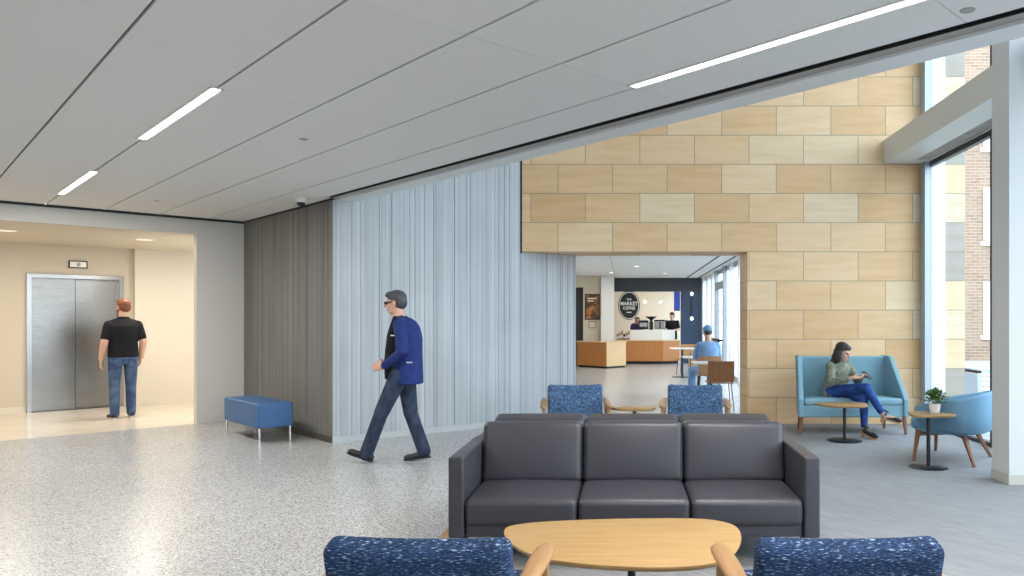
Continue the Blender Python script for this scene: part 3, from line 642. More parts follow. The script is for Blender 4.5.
# ---------------------------------------------------------------- pebble topped tables
px = [(504,531),(509,526),(530,522.5),(570,520),(620,518.5),(680,518),(712,519.5),(732,524),(740,531),(741,541),(735,552),(722,560),(700,565),(660,567),(610,565.5),(570,562),(540,557),(520,549),(507,539)]
raw = []
for u, v in px:
    Y = 750/(v-320)*1.0; raw.append(((u-625)*Y/750-.03, Y-3.42))
def smooth_loop(pts, sub=4):
    out = []; n = len(pts)
    for i in range(n):
        p0, p1, p2, p3 = [V(pts[(i+k-1) % n]) for k in range(4)]
        for j in range(sub):
            t = j/sub; out.append(.5*((2*p1)+(-p0+p2)*t+(2*p0-5*p1+4*p2-p3)*t*t+(-p0+3*p1-3*p2+p3)*t**3))
    return out
PEB = smooth_loop(raw)
def make_table(label, sc, zt, rbase, loc, rz=0, sy=1.0, group='pebble topped tables'):
    s = thing('coffee_table', label, 'table', loc, rz, group)
    o = [(p.x*sc, p.y*sc*sy) for p in PEB]
    rs = [[V((x*k, y*k, z)) for x, y in o] for k, z in ((.965,zt-.024),(.985,zt-.018),(1.0,zt-.006),(.998,zt-.001),(.99,zt))]
    MB().rings(rs).build('tabletop', 'oak', s, 'auto')
    MB().cyl((0,0,.012), (0,0,zt-.02), .019, n=20).lathe([(.07,zt-.032),(.07,zt-.024)]).build('pole', 'darkmetal', s, 'auto')
    MB().lathe([(rbase,0),(rbase,.008),(rbase-.01,.013),(.03,.02)], n=40).build('base', 'darkmetal', s, 'auto')
    return s
make_table('large light oak coffee table between the front armchairs and the sofa', 1.0, .442, .27, (.03, 3.42, .008))
make_table('small oak table with black pole between the two far blue armchairs', .45, .525, .17, (.10, 7.95, 0))
make_table('oak side table in front of the teal settee and seated woman', .55, .44, .2, (2.62, 8.95, .008), sy=1.1)
make_table('oak side table carrying the potted plant beside the blue tub chair', .385, .53, .18, (2.97, 7.34, .008), rz=PI, sy=1.2)
# plant
pl = thing('potted_plant', 'small leafy green plant in a white pot on the side table', 'plant', (3.035, 7.35, .538))
MB().lathe([(.035,0),(.042,.004),(.055,.085),(.057,.094),(.051,.094),(.049,.075),(.002,.075)]).build('pot', 'terracotta', pl, 'auto')
MB().lathe([(.049,.07),(.049,.078),(.002,.08)]).build('soil', 'soil', pl)
lf = MB(); rnd = random.Random(4)
for i in range(300):
    a = rnd.uniform(0, 2*PI); e = rnd.uniform(.15, 1.5); r = rnd.uniform(.03, .125); c = V((0,0,.10))
    d = V((math.cos(a)*math.cos(e), math.sin(a)*math.cos(e), math.sin(e)*1.0)); p = c + d*r*V((1,1,.95)).length/1.7
    L = rnd.uniform(.026,.04); wd = L*.42; sdir = d.cross(V((0,0,1))).normalized() if abs(d.z) < .98 else V((1,0,0))
    dd = (d + V((0,0,rnd.uniform(-.5,.2)))).normalized(); nn = dd.cross(sdir)
    lf.raw([p, p+dd*L*.4+sdir*wd+nn*.003, p+dd*L, p+dd*L*.4-sdir*wd+nn*.003, p+dd*L*.45-nn*.004], [(0,1,4),(1,2,4),(2,3,4),(3,0,4)])
lf.build('foliage', 'leaf', pl)
st = MB()
for i in range(9):
    a = i*.7; st.cyl((0,0,.07), (.05*math.cos(a), .05*math.sin(a), .15), .002, n=5)
st.build('stems', 'leaf', pl)

# ---------------------------------------------------------------- blue bench by the ribbed wall
bn = thing('bench', 'blue vinyl bench on chrome legs along the shaded ribbed wall', 'bench', (*AB((8.7+4.257)/R2+.6, (8.7-4.257)/R2+.2), 0))
T = TAB.to_3x3().to_4x4()
MB().rbox((0,0,.325), (1.2,.40,.285), .018, (0,0,.006), n=4, T=T).build('seat', 'blueleather', bn, True)
for a in (-.575, .575):
    for b in (-.175, .175): MB().cyl(T @ V((a,b,0)), T @ V((a,b,.19)), .013, n=12).build('leg', 'chrome', bn, 'auto')

# ---------------------------------------------------------------- teal settee
se = thing('settee', 'high backed teal settee with splayed sides against the stone wall', 'settee', (2.87, 9.4, .008))
MB().prism([(-.66,.03),(.66,.03),(.54,.58),(-.54,.58)], .218, .375).build('base', 'teal', se, False, .015)
q_ = MB().rbox((0,.27,.412), (1.25,.52,.085), .03, (0,0,.008), n=8)
for p in q_.v: p.x *= 1 - .16*max(0, p.y)/.55
q_.build('seat_cushion', 'teal', se, True)
MB().prism([(-.57,.50),(.57,.50),(.57,.61),(-.57,.61)], .36, .965).build('backrest', 'teal', se, False, .02)
for sx in (-1, 1):
    prof = [(.695,.0,.22),(.69,.0,.44),(.63,.36,.955),(.62,.39,.975),(.60,.61,.975),(.58,.61,.22)]
    out = [V((sx*x, y, z)) for x, y, z in prof]; inn = [V((sx*(x-.06), y, z)) for x, y, z in prof]
    MB().rings([out, inn]).build('side_wing', 'teal', se, False, .012)
for sx, x, y, ty in ((-1,.645,.05,-.01),(1,.645,.05,-.01),(-1,.55,.52,.04),(1,.55,.52,.04)):
    MB().bar((sx*(x+.02),y+ty,0), (sx*x,y,.225), .026, .026, .045, .045).build('leg', 'walnut', se, False, .004)

# ---------------------------------------------------------------- blue tub chair
tc = thing('tub_chair', 'blue tub chair with splayed wood legs beside the white column', 'chair', (3.40, 7.80, .008), math.radians(142))
def tub_rings():
    N = 44; cols_ = []
    for i in range(N+1):
        t = -1+2*i/N; a = PI + t*math.radians(134); k = abs(t)
        top = .725 - .165*max(0, (k-.15)/.85)**1.3; bot = .295 + .05*k*k
        c, s_ = math.cos(a), math.sin(a); c = math.copysign(abs(c)**.8, c); s_ = math.copysign(abs(s_)**.8, s_)
        def P(r, z): return V((r*c*.95-.02, r*s_*1.12, z))
        cols_.append([P(.31,bot), P(.36,bot+.02), P(.395,bot+(top-bot)*.5), P(.415,top-.03), P(.405,top-.004), P(.38,top), P(.345,top-.03), P(.32,bot+.15)])
    return cols_
MB().rings(tub_rings()).build('shell', 'tubblue', tc, True)
MB().rbox((.04,0,.385), (.58,.66,.13), .05, (0,0,.015), n=8).build('seat_cushion', 'tubblue', tc, True)
MB().rbox((.02,0,.315), (.52,.64,.05), .02, n=4).build('seat_base', 'tubblue', tc, True)
for x, y, x1, y1 in ((.24,.33,.27,.39),(.24,-.33,.27,-.39),(-.16,.22,-.30,.35),(-.16,-.22,-.30,-.35)):
    MB().bar((x1,y1,0), (x,y,.32), .026, .026, .046, .046).build('leg', 'walnut', tc, False, .004)
MB().bar((.24,.31,.27), (-.18,-.24,.27), .035, .03).bar((.24,-.31,.27), (-.18,.24,.27), .035, .03).build('cross_bar', 'walnut', tc, False, .003)

# ---------------------------------------------------------------- cafe chairs and tables
def make_cafe_chair(label, wd):
    s = thing('cafe_chair', label, 'chair', (0,0,0), 0, 'plywood cafe chairs')      # faces +y, back at y=-.2
    rs = []
    for i in range(9):
        x = -.21+.42*i/8; yb = -.22 - .025*(1-(x/.21)**2)
        rs.append([V((x,yb,.47)), V((x,yb-.03,.80)), V((x,yb-.018,.80)), V((x,yb+.012,.47))])
    MB().rings(rs).build('backrest', wd, s)
    MB().rbox((0,0,.45), (.42,.42,.02), .008, n=3).build('seat', wd, s, True)
    for sx in (-1, 1):
        for sy in (-1, 1): MB().cyl((sx*.17,sy*.16,.44), (sx*.21,sy*.21,0), .008, n=8).build('leg', 'darkmetal', s, 'auto')
    MB().cyl((-.17,-.2,.44),(-.17,-.235,.75),.008,n=8).cyl((.17,-.2,.44),(.17,-.235,.75),.008,n=8).build('back_frame', 'darkmetal', s, 'auto')
    return s
cc = make_cafe_chair('dark plywood cafe chair nearest the opening, back to the camera', 'cafe_wood'); cc.location = (1.52, 12.1, 0)
cc2 = make_cafe_chair('lighter plywood cafe chair under the man in blue scrubs', 'cafe_wood2'); cc2.location = (1.53, 13.72, 0)
cc3 = dup(cc2, (1.62, 19.9, 0), math.radians(160), 'empty light plywood cafe chair beyond the man in scrubs, facing the camera')
cc4 = dup(cc2, (1.55, 15.6, 0), PI, 'light plywood cafe chair opposite the man in scrubs')
def make_cafe_table(label):
    s = thing('cafe_table', label, 'table', (0,0,0), 0, 'white cafe tables')
    MB().rbox((0,0,.73), (.62,.6,.025), .01, n=2).build('tabletop', 'counterwhite', s, True)
    MB().cyl((0,0,.02),(0,0,.72),.025).build('pole', 'darkmetal', s, 'auto'); MB().box(-.25,.25,-.03,.03,0,.02).box(-.03,.03,-.25,.25,0,.02).build('base', 'darkmetal', s)
    return s
t1 = make_cafe_table('white cafe table in front of the nearest plywood chair'); t1.location = (1.44, 12.62, 0)
dup(t1, (1.42, 14.45, 0), 0, 'white cafe table at which the man in scrubs sits')
dup(t1, (1.45, 19.0, 0), 0, 'white cafe table farthest back near the coffee counter')

# ---------------------------------------------------------------- people
def hand(mb, w, d, n, s, curl=.35, k=1.0):
    """w wrist, d finger direction, n palm normal, s thumb side"""
    w, d, n, s = V(w), V(d).normalized(), V(n).normalized(), V(s).normalized()
    R = Matrix((d, s, n)).transposed()
    mb.ell(w+d*.045*k, (.055*k,.040*k,.017*k), rot=R); mb.ell(w+d*.068*k, (.034*k,.042*k,.015*k), rot=R)
    for i, (o, L) in enumerate(((.031,.072),(.0105,.080),(-.0105,.074),(-.031,.058))):
        p = w+d*(.088-.004*abs(i-1))*k + s*o*k; dd = d + s*o*1.2
        dd.normalize(); ang_ = curl*(.8+.2*i)
        for j, f in enumerate((.45,.30,.25)):
            a2 = ang_*(j+.4); v = dd*math.cos(a2)+n*math.sin(a2); q_ = p+v*L*f*k; mb.cap(p, q_, .0088*k, .0080*k, 10); p = q_
    p = w+d*.02*k+s*.032*k; v = (d*.75+s*.75+n*.25).normalized(); q_ = p+v*.045*k; mb.cap(p, q_, .013*k, .010*k, 10)
    mb.cap(q_, q_+(d*.95+s*.3+n*.25).normalized()*.032*k, .010*k, .0085*k, 10)
def headf(mb, c, R, k=1.0):
    def e(p, r): mb.ell(V(c)+R @ (V(p)*k), tuple(q*k for q in r), rot=R)
    e((-.012,0,.028),(.098,.077,.092)); e((.018,0,-.03),(.072,.061,.075)); e((.055,0,-.088),(.030,.032,.024)); e((.03,0,-.062),(.055,.050,.05))
    e((.074,0,.024),(.024,.052,.012)); e((.060,.036,-.03),(.024,.022,.024)); e((.060,-.036,-.03),(.024,.022,.024))
    mb.cap(V(c)+R@(V((.088,0,.012))*k), V(c)+R@(V((.108,0,-.026))*k), .009*k, .014*k, 10)
    e((.088,0,-.058),(.010,.024,.007)); e((.084,0,-.069),(.011,.020,.007))
    for sy in (-1, 1): e((-.004,sy*.079,-.012),(.020,.009,.032))
def eyes(parent, c, R, k=1.0):
    for sy in (-1, 1):
        m_ = MB().ell(V(c)+R@(V((.074,sy*.031,.004))*k), (.013*k,.014*k,.010*k), rot=R, n=12, m=8); m_.build('eye', 'eyewhite', parent, True)
def RotH(yaw=0, pitch=0): return Matrix.Rotation(yaw, 3, 'Z') @ Matrix.Rotation(pitch, 3, 'Y')
def ring(c, rx, ry, yaw=0, tilt=0, n=24):
    Rm = Matrix.Rotation(yaw, 3, 'Z') @ Matrix.Rotation(tilt, 3, 'Y'); return [V(c)+Rm @ V((rx*math.cos(2*PI*i/n), ry*math.sin(2*PI*i/n), 0)) for i in range(n)]
def shoe(parent, heel, toe, mat='shoe', solem='shoe', up=(0,0,1), L=.28, name='shoe'):
    heel, toe = V(heel), V(toe); f = (toe-heel).normalized(); l = V(up).cross(f).normalized(); u = f.cross(l)
    T = Matrix((( f.x,l.x,u.x,heel.x),(f.y,l.y,u.y,heel.y),(f.z,l.z,u.z,heel.z),(0,0,0,1)))
    R3 = T.to_3x3(); P = lambda x,y,z: T @ V((x,y,z)); m_ = MB()
    m_.ell(P(.055,0,.045),(.055,.038,.042),rot=R3).ell(P(.13,0,.036),(.085,.040,.032),rot=R3).ell(P(.20,0,.032),(.078,.046,.028),rot=R3).cap(P(.055,0,.04),P(.06,0,.06),.034,.034).cap(P(.06,0,.08),P(.14,0,.045),.030,.026)
    sh = m_.remesh(name, mat, parent, .006, 3)
    out = [(.0,.030),(.03,.036),(.1,.034),(.17,.042),(.22,.045),(.26,.032),(.278,.010)]
    pts = [(x, y) for x, y in out] + [(x, -y) for x, y in reversed(out)]
    MB().prism(pts, 0, .016, T).build('sole', solem, sh, False, .003)
    return sh
# --- walking man -------------------------------------------------
# local +x is his walking direction, +y his left (towards the camera)
pw = thing('person', 'man in blue jacket, dark jeans and dark glasses walking past the ribbed wall', 'person', (-2.33, 7.66, 0), PI)
hc = V((.015,0,1.625)); HR = RotH(0, .10)
B = MB(); headf(B, hc, HR)
B.cap((-.045,0,1.40), (-.01,0,1.55), .058, .055)
tors = [((-.06,0,.86),.10,.155),((-.06,0,.97),.105,.155),((-.065,0,1.10),.095,.135),((-.08,0,1.25),.11,.16),((-.085,0,1.36),.105,.17),((-.075,0,1.43),.075,.13),((-.06,0,1.46),.05,.08)]
B.rings([ring(*r) for r in tors])
LS, RS = V((-.085,.19,1.40)), V((-.075,-.19,1.40))
LE, RE = V((-.15,.27,1.14)), V((-.08,-.26,1.13)); LW, RW = V((.085,.17,.985)), V((.12,-.12,.98))
for a_, b_, c_2 in ((LS,LE,LW),(RS,RE,RW)): B.cap(a_,b_,.046,.040).cap(b_,c_2,.039,.027)
hand(B, LW, (.95,-.35,-.10), (0,-1,-.1), (0,-.1,1), .45); hand(B, RW, (.85,.45,-.05), (0,1,-.1), (.2,-.1,1), .6)
LH, RH = V((-.055,.09,.90)), V((-.065,-.09,.90))
LK, LA = V((.13,.09,.51)), V((.285,.085,.125)); RK, RA = V((-.115,-.09,.49)), V((-.255,-.09,.125))
FH, FK, FA = LH, LK, LA
for h_, k_, a_ in ((LH,LK,LA),(RH,RK,RA)): B.cap(h_,k_,.078,.055).cap(k_,a_,.055,.036)
B.remesh('body', 'skin', pw, .0045, 4)
eyes(pw, hc, HR)
C = MB(); C.rings([ring((-.115,0,.80),.150,.185),ring((-.115,0,.84),.150,.185),ring((-.115,0,.97),.145,.185),ring((-.115,0,1.12),.140,.178),ring((-.115,0,1.27),.14,.19),ring((-.105,0,1.37),.125,.195),ring((-.09,0,1.435),.10,.155),ring((-.07,0,1.475),.066,.085)])
for a_, b_, c_2 in ((LS,LE,LW),(RS,RE,RW)): C.cap(a_,b_,.068,.058).cap(b_,b_+(c_2-b_)*.90,.056,.044)
C.cap((-.06,.05,1.45),LS,.05,.064).cap((-.06,-.05,1.45),RS,.05,.064)
jk = C.remesh('jacket', 'bluejacket', pw, .007, 8)
D_ = MB(); D_.rings([ring((.03,0,.85),.085,.13),ring((.03,0,1.0),.092,.14),ring((.02,0,1.15),.090,.14),ring((.0,0,1.3),.092,.14),ring((-.02,0,1.42),.075,.12),ring((-.025,0,1.49),.060,.07)])
D_.remesh('shirt', 'blackcloth', pw, .007, 3)
MB().box(-.03,.02,.118,.150,1.29,1.30).build('logo', 'counterwhite', jk); MB().box(-.20,-.14,.150,.176,1.02,1.032).build('pocket_trim', 'counterwhite', jk)
E = MB(); E.rings([ring((-.06,0,.80),.105,.155),ring((-.06,0,.90),.118,.165),ring((-.06,0,1.0),.112,.16)])
for h_, k_, a_ in ((LH,LK,LA),(RH,RK,RA)): E.cap(h_,k_,.098,.074).cap(k_,a_+V((0,0,-.03)),.070,.068)
E.remesh('trousers', 'denimdark', pw, .007, 4)
HA = MB()
def he(mb, p, r, c=hc, R=HR): mb.ell(c+R@V(p), r, rot=R)
he(HA,(-.022,0,.048),(.100,.084,.085)); he(HA,(.03,0,.085),(.066,.070,.038)); he(HA,(-.055,0,.0),(.066,.082,.075))
HA.remesh('hair', 'hairgrey', pw, .006, 2)
G = MB()
for sy in (-1,1): G.rbox(hc+HR@V((.094,sy*.033,.006)), (.010,.046,.028), .005, n=2).bar(hc+HR@V((.090,sy*.062,.012)), hc+HR@V((-.005,sy*.083,.010)), .005, .010)
G.bar(hc+HR@V((.1,-.015,.012)), hc+HR@V((.1,.015,.012)), .005,.006).build('glasses', 'black', pw)
shoe(pw, (.218,.085,.012), (.46,.085,.100), up=(-.4,0,.9)); shoe(pw, (-.32,-.09,.030), (-.06,-.09,.0))
# --- man at the elevator -----------------------------------------
pe = thing('person', 'man with red hair in black polo and jeans standing before the elevator', 'person', (-7.44, 11.12, 0), math.radians(135))
hc = V((.02,0,1.64)); HR = RotH(math.radians(22), -.05); B = MB(); headf(B, hc, HR); B.cap((-.02,0,1.40),(.0,0,1.56),.062,.060)
B.rings([ring((0,0,.86),.11,.165),ring((0,0,.97),.115,.165),ring((0,0,1.10),.11,.155),ring((-.01,0,1.25),.12,.18),ring((-.015,0,1.37),.11,.19),ring((-.01,0,1.44),.08,.14),ring((0,0,1.47),.05,.08)])
LS, RS, LE, RE, LW, RW = V((-.01,.18,1.375)), V((-.01,-.18,1.375)), V((-.05,.245,1.12)), V((-.05,-.245,1.12)), V((.03,.27,.88)), V((.06,-.24,.89))
for a_, b_, c_2 in ((LS,LE,LW),(RS,RE,RW)): B.cap(a_,b_,.056,.050).cap(b_,c_2,.050,.034)
hand(B, LW, (.12,.02,-1), (0,-1,0), (1,0,.1), .3, 1.05); hand(B, RW, (.25,.1,-1), (0,1,0), (1,0,.2), .3, 1.05)
legs = [(V((0,.095,.90)),V((.02,.105,.50)),V((-.02,.11,.12))),(V((0,-.095,.90)),V((.07,-.11,.50)),V((.09,-.12,.12)))]
for h_, k_, a_ in legs: B.cap(h_,k_,.082,.058).cap(k_,a_,.058,.038)
B.remesh('body', 'skin2', pe, .0055, 4); eyes(pe, hc, HR)
C = MB(); C.rings([ring((0,0,.90),.145,.20),ring((0,0,1.0),.142,.195),ring((0,0,1.12),.138,.185),ring((-.01,0,1.26),.148,.205),ring((-.015,0,1.36),.135,.205),ring((-.012,0,1.425),.10,.165),ring((-.005,0,1.475),.07,.095)])
for a_, b_ in ((LS,LE),(RS,RE)): C.cap(a_,a_+(b_-a_)*.70,.070,.066)
C.cap((0,.05,1.44),LS,.05,.064).cap((0,-.05,1.44),RS,.05,.064)
sh_ = C.remesh('polo_shirt', 'blackcloth', pe, .008, 10)
MB().rings([ring((-.01,0,1.465),.068,.080),ring((-.005,0,1.50),.064,.072)]).build('collar', 'blackcloth', sh_, True)
E = MB(); E.rings([ring((0,0,.80),.12,.17),ring((-.01,0,.88),.128,.18),ring((0,0,.97),.122,.178)])
for h_, k_, a_ in legs: E.cap(h_,k_,.098,.074).cap(k_,a_+V((0,0,-.05)),.072,.062)
jn = E.remesh('jeans', 'denim', pe, .008, 4)
for sy in (-1,1): MB().box(-.140,-.128,sy*.09-.045,sy*.09+.045,.77,.87).build('back_pocket', 'denim', jn)
HA = MB(); he(HA,(-.022,0,.045),(.101,.085,.088),hc,HR); he(HA,(-.055,0,.0),(.062,.081,.075),hc,HR); he(HA,(.03,0,.09),(.07,.07,.035),hc,HR); HA.remesh('hair', 'hairred', pe, .006, 2)
HB = MB(); he(HB,(.045,0,-.085),(.046,.056,.040),hc,HR); he(HB,(.02,.05,-.055),(.035,.016,.04),hc,HR); he(HB,(.02,-.05,-.055),(.035,.016,.04),hc,HR); HB.remesh('beard', 'hairred', pe, .006, 2)
shoe(pe, (-.09,.115,0), (.17,.15,0), solem='sole'); shoe(pe, (.02,-.125,0), (.28,-.16,0), solem='sole')
# --- seated woman ------------------------------------------------
O = V((2.72, 9.7, .008)); W_ = lambda x, y, z: V((x, y, z))-O
pf = thing('person', 'dark haired woman in olive shirt and blue jeans sitting cross legged on the teal settee', 'person', tuple(O))
fw = math.atan2(-.87, .49)
hc = W_(2.79,9.60,1.04); HR = RotH(math.radians(-38), .42); B = MB(); headf(B, hc, HR, .94)
B.cap(W_(2.765,9.68,.90), W_(2.775,9.63,1.0), .047, .044)
tr = [((2.72,9.70,.50),.11,.155,.1),((2.72,9.71,.58),.11,.15,.1),((2.735,9.71,.68),.095,.125,.1),((2.755,9.70,.78),.10,.145,.1),((2.765,9.69,.86),.09,.15,.1),((2.77,9.69,.905),.055,.08,.1)]
B.rings([ring(W_(*c), rx, ry, fw, 0) for c, rx, ry, _ in tr])
LS, RS = W_(2.90,9.765,.86), W_(2.635,9.615,.86); LE, RE = W_(2.985,9.62,.665), W_(2.605,9.46,.665); LW, RW = W_(2.985,9.41,.735), W_(2.83,9.30,.735)
for a_, b_, c_2 in ((LS,LE,LW),(RS,RE,RW)): B.cap(a_,b_,.040,.034).cap(b_,c_2,.033,.023)
hand(B, LW, (.15,-.95,.05), (-.5,0,.8), (-.7,-.1,.3), .5, .88); hand(B, RW, (.85,-.25,.05), (0,.3,.9), (0,.9,.2), .55, .88)
LHp, RHp = W_(2.79,9.71,.53), W_(2.65,9.64,.53)
LKn, LAn = W_(2.94,9.24,.485), W_(2.935,9.20,.13)          # leg on the floor
RKn, RAn = W_(2.96,9.20,.615), W_(3.115,9.10,.325)         # crossed leg
for h_, k_, a_ in ((LHp,LKn,LAn),(RHp,RKn,RAn)): B.cap(h_,k_,.070,.052).cap(k_,a_,.050,.031)
B.cap(LAn, LAn+V((.01,-.02,-.05)), .028,.026).cap(LAn+V((0,-.01,-.055)), LAn+V((.07,-.12,-.105)), .026,.018)
B.cap(RAn, RAn+V((.03,-.01,-.04)), .028,.026).cap(RAn+V((.03,-.02,-.045)), RAn+V((.15,-.07,-.055)), .026,.018)
B.remesh('body', 'skin', pf, .0045, 4); eyes(pf, hc, HR, .94)
C = MB(); C.rings([ring(W_(2.72,9.70,.475),.14,.19,fw),ring(W_(2.72,9.71,.57),.14,.18,fw),ring(W_(2.735,9.71,.68),.125,.155,fw),ring(W_(2.755,9.70,.79),.125,.17,fw),ring(W_(2.768,9.69,.865),.105,.165,fw),ring(W_(2.775,9.685,.915),.07,.09,fw)])
for a_, b_, c_2 in ((LS,LE,LW),(RS,RE,RW)): C.cap(a_,b_,.060,.052).cap(b_,b_+(c_2-b_)*.72,.050,.040)
C.remesh('shirt', 'olive', pf, .007, 4)
E = MB(); E.cap(RHp,LHp,.095,.095)
for h_, k_, a_ in ((LHp,LKn,LAn),(RHp,RKn,RAn)): E.cap(h_,k_,.086,.062).cap(k_,k_+(a_-k_)*.93,.060,.042)
E.remesh('jeans', 'jeansblue', pf, .007, 4)
HA = MB()
def hw(p, r): HA.ell(hc+HR@V(p), r, rot=HR)
hw((-.025,0,.045),(.096,.082,.080)); hw((-.055,0,-.02),(.062,.084,.09)); hw((-.06,0,-.09),(.052,.080,.07)); hw((-.02,.072,-.05),(.045,.022,.085)); hw((-.02,-.072,-.05),(.045,.022,.085)); hw((.03,0,.075),(.055,.062,.035)); hw((-.045,.05,-.14),(.045,.035,.075)); hw((-.045,-.055,-.14),(.045,.035,.075)); hw((.01,.080,-.09),(.030,.016,.06)); hw((.01,-.080,-.09),(.030,.016,.06))
HA.remesh('hair', 'hairdark', pf, .006, 2)
def wshoe(an, toe, up):
    a_, t_ = V(an), V(toe); f = (t_-a_).normalized(); l = V(up).cross(f).normalized(); u = f.cross(l)
    T = Matrix(((f.x,l.x,u.x,a_.x),(f.y,l.y,u.y,a_.y),(f.z,l.z,u.z,a_.z),(0,0,0,1))); R3 = T.to_3x3(); P = lambda x,y,z: T@V((x,y,z)); m_ = MB()
    m_.ell(P(.16,0,.03),(.062,.037,.028),rot=R3).ell(P(0.01,0,.03),(.036,.032,.032),rot=R3).cap(P(.0,0,.02),P(.14,0,.012),.026,.028)
    s_ = m_.remesh('sandal', 'shoe', pf, .005, 2)
    pts = [(-.03,.024),(.05,.026),(.14,.037),(.19,.033),(.222,.012)]; pts += [(x,-y) for x, y in reversed(pts)]
    MB().cyl(P(.012,0,.083),P(.018,0,.097),.034,.033).build('ankle_strap', 'shoe', s_, True)
    MB().prism(pts, -.018, .004, T).cyl(P(-.005,0,-.01), P(-.005,0,-.06), .026, .018, T=None).build('sole', 'tansole', s_)
wshoe(W_(2.93,9.19,.068), W_(3.02,9.03,.02), (0,0,1)); wshoe(RAn+V((.02,-.005,-.065)), RAn+V((.165,-.085,-.105)), (.1,0,1))
ph = tag(MB().rbox((0,0,0),(.012,.075,.145),.005,n=2).build('phone', 'black', None, True), 'black phone held by the seated woman', 'phone'); ph.location = (3.0, 9.30, .765); ph.rotation_euler = (0, math.radians(-55), math.radians(-60))
# --- man in scrubs ----------------------------------------------
ps_ = thing('person', 'man in light blue scrubs and cap seated at a cafe table, back to the camera', 'person', (1.53, 13.75, 0), math.radians(95))
hc = V((.10,0,1.225)); HR = RotH(.1, .18); B = MB(); headf(B, hc, HR); B.cap((.05,0,1.02),(.08,0,1.15),.060,.056)
B.rings([ring((0,0,.52),.12,.17),ring((0,0,.65),.12,.17),ring((.02,0,.8),.12,.18),ring((.04,0,.93),.115,.19),ring((.045,0,1.02),.09,.16),ring((.05,0,1.06),.05,.08)])
SA = [(V((.04,.16,.99)),V((.12,.215,.78)),V((.36,.16,.80))),(V((.04,-.16,.99)),V((.12,-.215,.78)),V((.36,-.14,.80)))]
for a_, b_, c_2 in SA: B.cap(a_,b_,.05,.043).cap(b_,c_2,.042,.030)
hand(B, SA[0][2], (.9,-.3,0), (0,0,-1), (0,-1,0), .3); hand(B, SA[1][2], (.9,.3,0), (0,0,-1), (0,1,0), .3)
lg = [(V((.0,.10,.53)),V((.42,.23,.50)),V((.36,.25,.11))),(V((.0,-.10,.53)),V((.42,-.12,.50)),V((.40,-.12,.11)))]
for h_, k_, a_ in lg: B.cap(h_,k_,.080,.058).cap(k_,a_,.056,.038)
B.remesh('body', 'skin2', ps_, .008, 3)
C = MB(); C.rings([ring((0,0,.48),.16,.21),ring((0,0,.65),.155,.19),ring((.02,0,.8),.155,.195),ring((.035,0,.93),.145,.195),ring((.042,0,1.01),.115,.165),ring((.048,0,1.055),.075,.10)])
for a_, b_, c_2 in SA: C.cap(a_,b_,.064,.060)
C.remesh('scrub_top', 'scrub', ps_, .01, 8)
E = MB(); E.cap((0,-.1,.54),(0,.1,.54),.10,.10)
for h_, k_, a_ in lg: E.cap(h_,k_,.10,.078).cap(k_,a_,.075,.065)
E.remesh('trousers', 'scrub', ps_, .01, 3)
HA = MB(); he(HA,(-.02,0,.055),(.108,.090,.078),hc,HR); HA.remesh('cap', 'scrub', ps_, .008, 2)
HA = MB(); he(HA,(-.045,0,.0),(.064,.078,.06),hc,HR); HA.remesh('hair', 'hairgrey', ps_, .008, 2)
for h_, k_, a_ in lg: shoe(ps_, (a_.x-.06,a_.y,0), (a_.x+.2,a_.y,0))
# --- barista -----------------------------------------------------
pb = thing('person', 'dark haired barista in black standing behind the right end of the coffee counter', 'person', (1.66, 26.4, 0), math.radians(-110))
hc = V((.03,0,1.60)); HR = RotH(-.2, .15); B = MB(); headf(B, hc, HR); B.cap((0,0,1.38),(.02,0,1.52),.056,.054)
B.rings([ring((0,0,.86),.10,.155),ring((0,0,1.1),.10,.14),ring((0,0,1.25),.11,.16),ring((0,0,1.36),.10,.17),ring((0,0,1.43),.07,.12)])
SA = [(V((0,.19,1.38)),V((.02,.26,1.12)),V((.26,.16,1.10))),(V((0,-.19,1.38)),V((.02,-.26,1.12)),V((.26,-.12,1.10)))]
for a_, b_, c_2 in SA: B.cap(a_,b_,.048,.04).cap(b_,c_2,.039,.028)
hand(B, SA[0][2], (1,0,0), (0,0,-1), (0,-1,0), .4); hand(B, SA[1][2], (1,0,0), (0,0,-1), (0,1,0), .4)
for sy in (-1,1): B.cap((0,sy*.09,.88),(.01,sy*.1,.48),.078,.055).cap((.01,sy*.1,.48),(0,sy*.1,.05),.055,.036).cap((0,sy*.1,.05),(.15,sy*.11,.03),.035,.03)
B.remesh('body', 'skin', pb, .009, 3)
C = MB(); C.rings([ring((0,0,.84),.13,.19),ring((0,0,1.1),.13,.175),ring((0,0,1.26),.14,.195),ring((0,0,1.37),.12,.20),ring((0,0,1.44),.08,.12)])
for a_, b_, c_2 in SA: C.cap(a_,a_+(b_-a_)*.7,.068,.06)
C.remesh('shirt', 'blackcloth', pb, .01, 3)
E = MB()
for sy in (-1,1): E.cap((0,sy*.09,.88),(.01,sy*.1,.48),.095,.07).cap((.01,sy*.1,.48),(0,sy*.1,.06),.07,.055)
E.remesh('trousers', 'blackcloth', pb, .01, 3)
HA = MB(); he(HA,(-.02,0,.05),(.103,.088,.085),hc,HR); he(HA,(-.06,0,-.01),(.062,.082,.08),hc,HR); HA.remesh('hair', 'hairdark', pb, .008, 2)

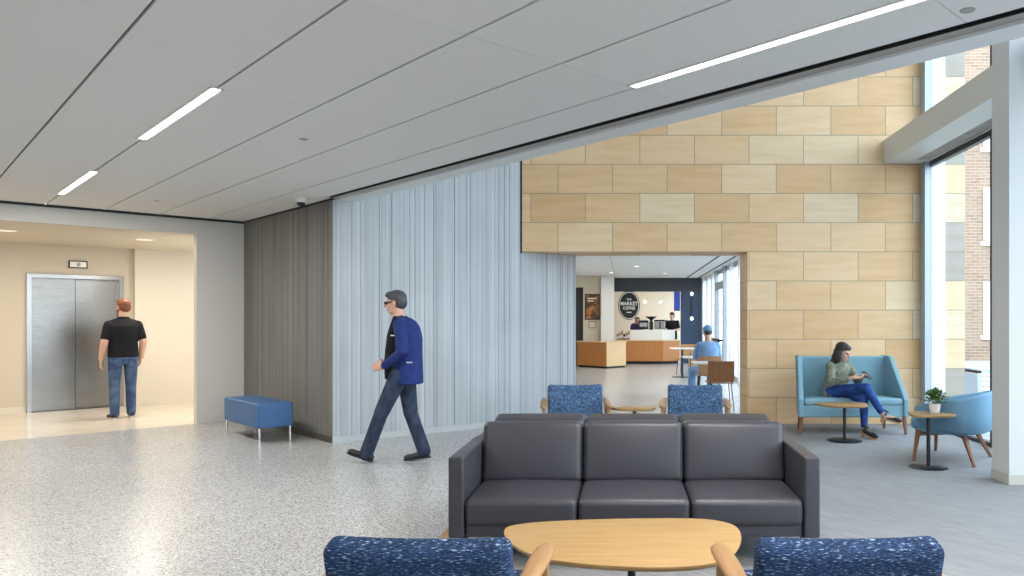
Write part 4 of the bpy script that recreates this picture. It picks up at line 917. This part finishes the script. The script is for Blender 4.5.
# ---------------------------------------------------------------- light
wd = bpy.data.worlds.new('world'); S.world = wd; wd.use_nodes = True
nt = wd.node_tree; bg = nt.nodes['Background']
tc_ = nt.nodes.new('ShaderNodeTexCoord'); sp = nt.nodes.new('ShaderNodeSeparateXYZ'); rp = nt.nodes.new('ShaderNodeValToRGB')
nt.links.new(tc_.outputs['Generated'], sp.inputs[0]); nt.links.new(sp.outputs[2], rp.inputs[0]); nt.links.new(rp.outputs[0], bg.inputs[0])
rp.color_ramp.elements[0].color = (.80,.88,.97,1); rp.color_ramp.elements[1].color = (.62,.80,1,1)
bg.inputs[1].default_value = 4.0
def area(name, loc, rot, sx, sy, power, color, portal=False, spread=PI):
    l = bpy.data.lights.new(name, 'AREA'); l.shape = 'RECTANGLE'; l.size = sx; l.size_y = sy; l.energy = power; l.color = color; l.spread = spread
    if portal: l.cycles.is_portal = True
    o = bpy.data.objects.new(name, l); COL.objects.link(o); o.location = loc; o.rotation_euler = rot; return o
# light portals in the glazed openings (they only guide sky light)
area('window_portal', (4.3, 3.0, 3.2), (0, PI/2, 0), 6.4, 14.6, 1, (1,1,1), True)
x_, y_ = AB(-6.1, -2.1); area('window_portal', (x_, y_, 1.45), (PI/2, 0, math.radians(45)), 4.2, 2.9, 1, (1,1,1), True)
area('window_portal', (2.8, 18, 1.45), (0, PI/2, 0), 2.9, 14, 1, (1,1,1), True)
# light thrown by the fittings modelled above; the cafe back lamp has none
for i, (b, a0, a1) in enumerate(lights):
    area('ceiling_light_glow', (*AB((a0+a1)/2, b), ZC-.012), (0,0,math.radians(-45)), a1-a0-.05, .07, 45, (1,.97,.93))
for a, b in ((13.0,1.25),(13.0,2.85),(13.0,4.4)): area('downlight_glow', (*AB(a, b), 2.63), (0,0,math.radians(45)), .19, .19, 19, (1,.93,.84))
for i, (x, y) in enumerate(((-.4,15.5),(1.0,16),(.3,19.5),(-.4,22),(1.2,22.5))): area('cafe_downlight_glow', (x, y, ZK-.015), (0,0,0), .1, .1, 14, (1,.93,.82))
area('cafe_back_fill', (.8, 26.8, ZK-.02), (0,0,0), 2.2, .2, 16, (1,.85,.64))  # added lamp without a fitting, brightens the back of the cafe

# ---------------------------------------------------------------- render look
S.view_settings.view_transform = 'Standard'; S.view_settings.look = 'None'; S.view_settings.gamma = 1; S.view_settings.use_curve_mapping = False
S.view_settings.exposure = 0.72
c = S.cycles; c.max_bounces = 10; c.diffuse_bounces = 6; c.glossy_bounces = 4; c.transparent_max_bounces = 12; c.caustics_reflective = False; c.caustics_refractive = False
c.sample_clamp_indirect = 8; c.use_denoising = True
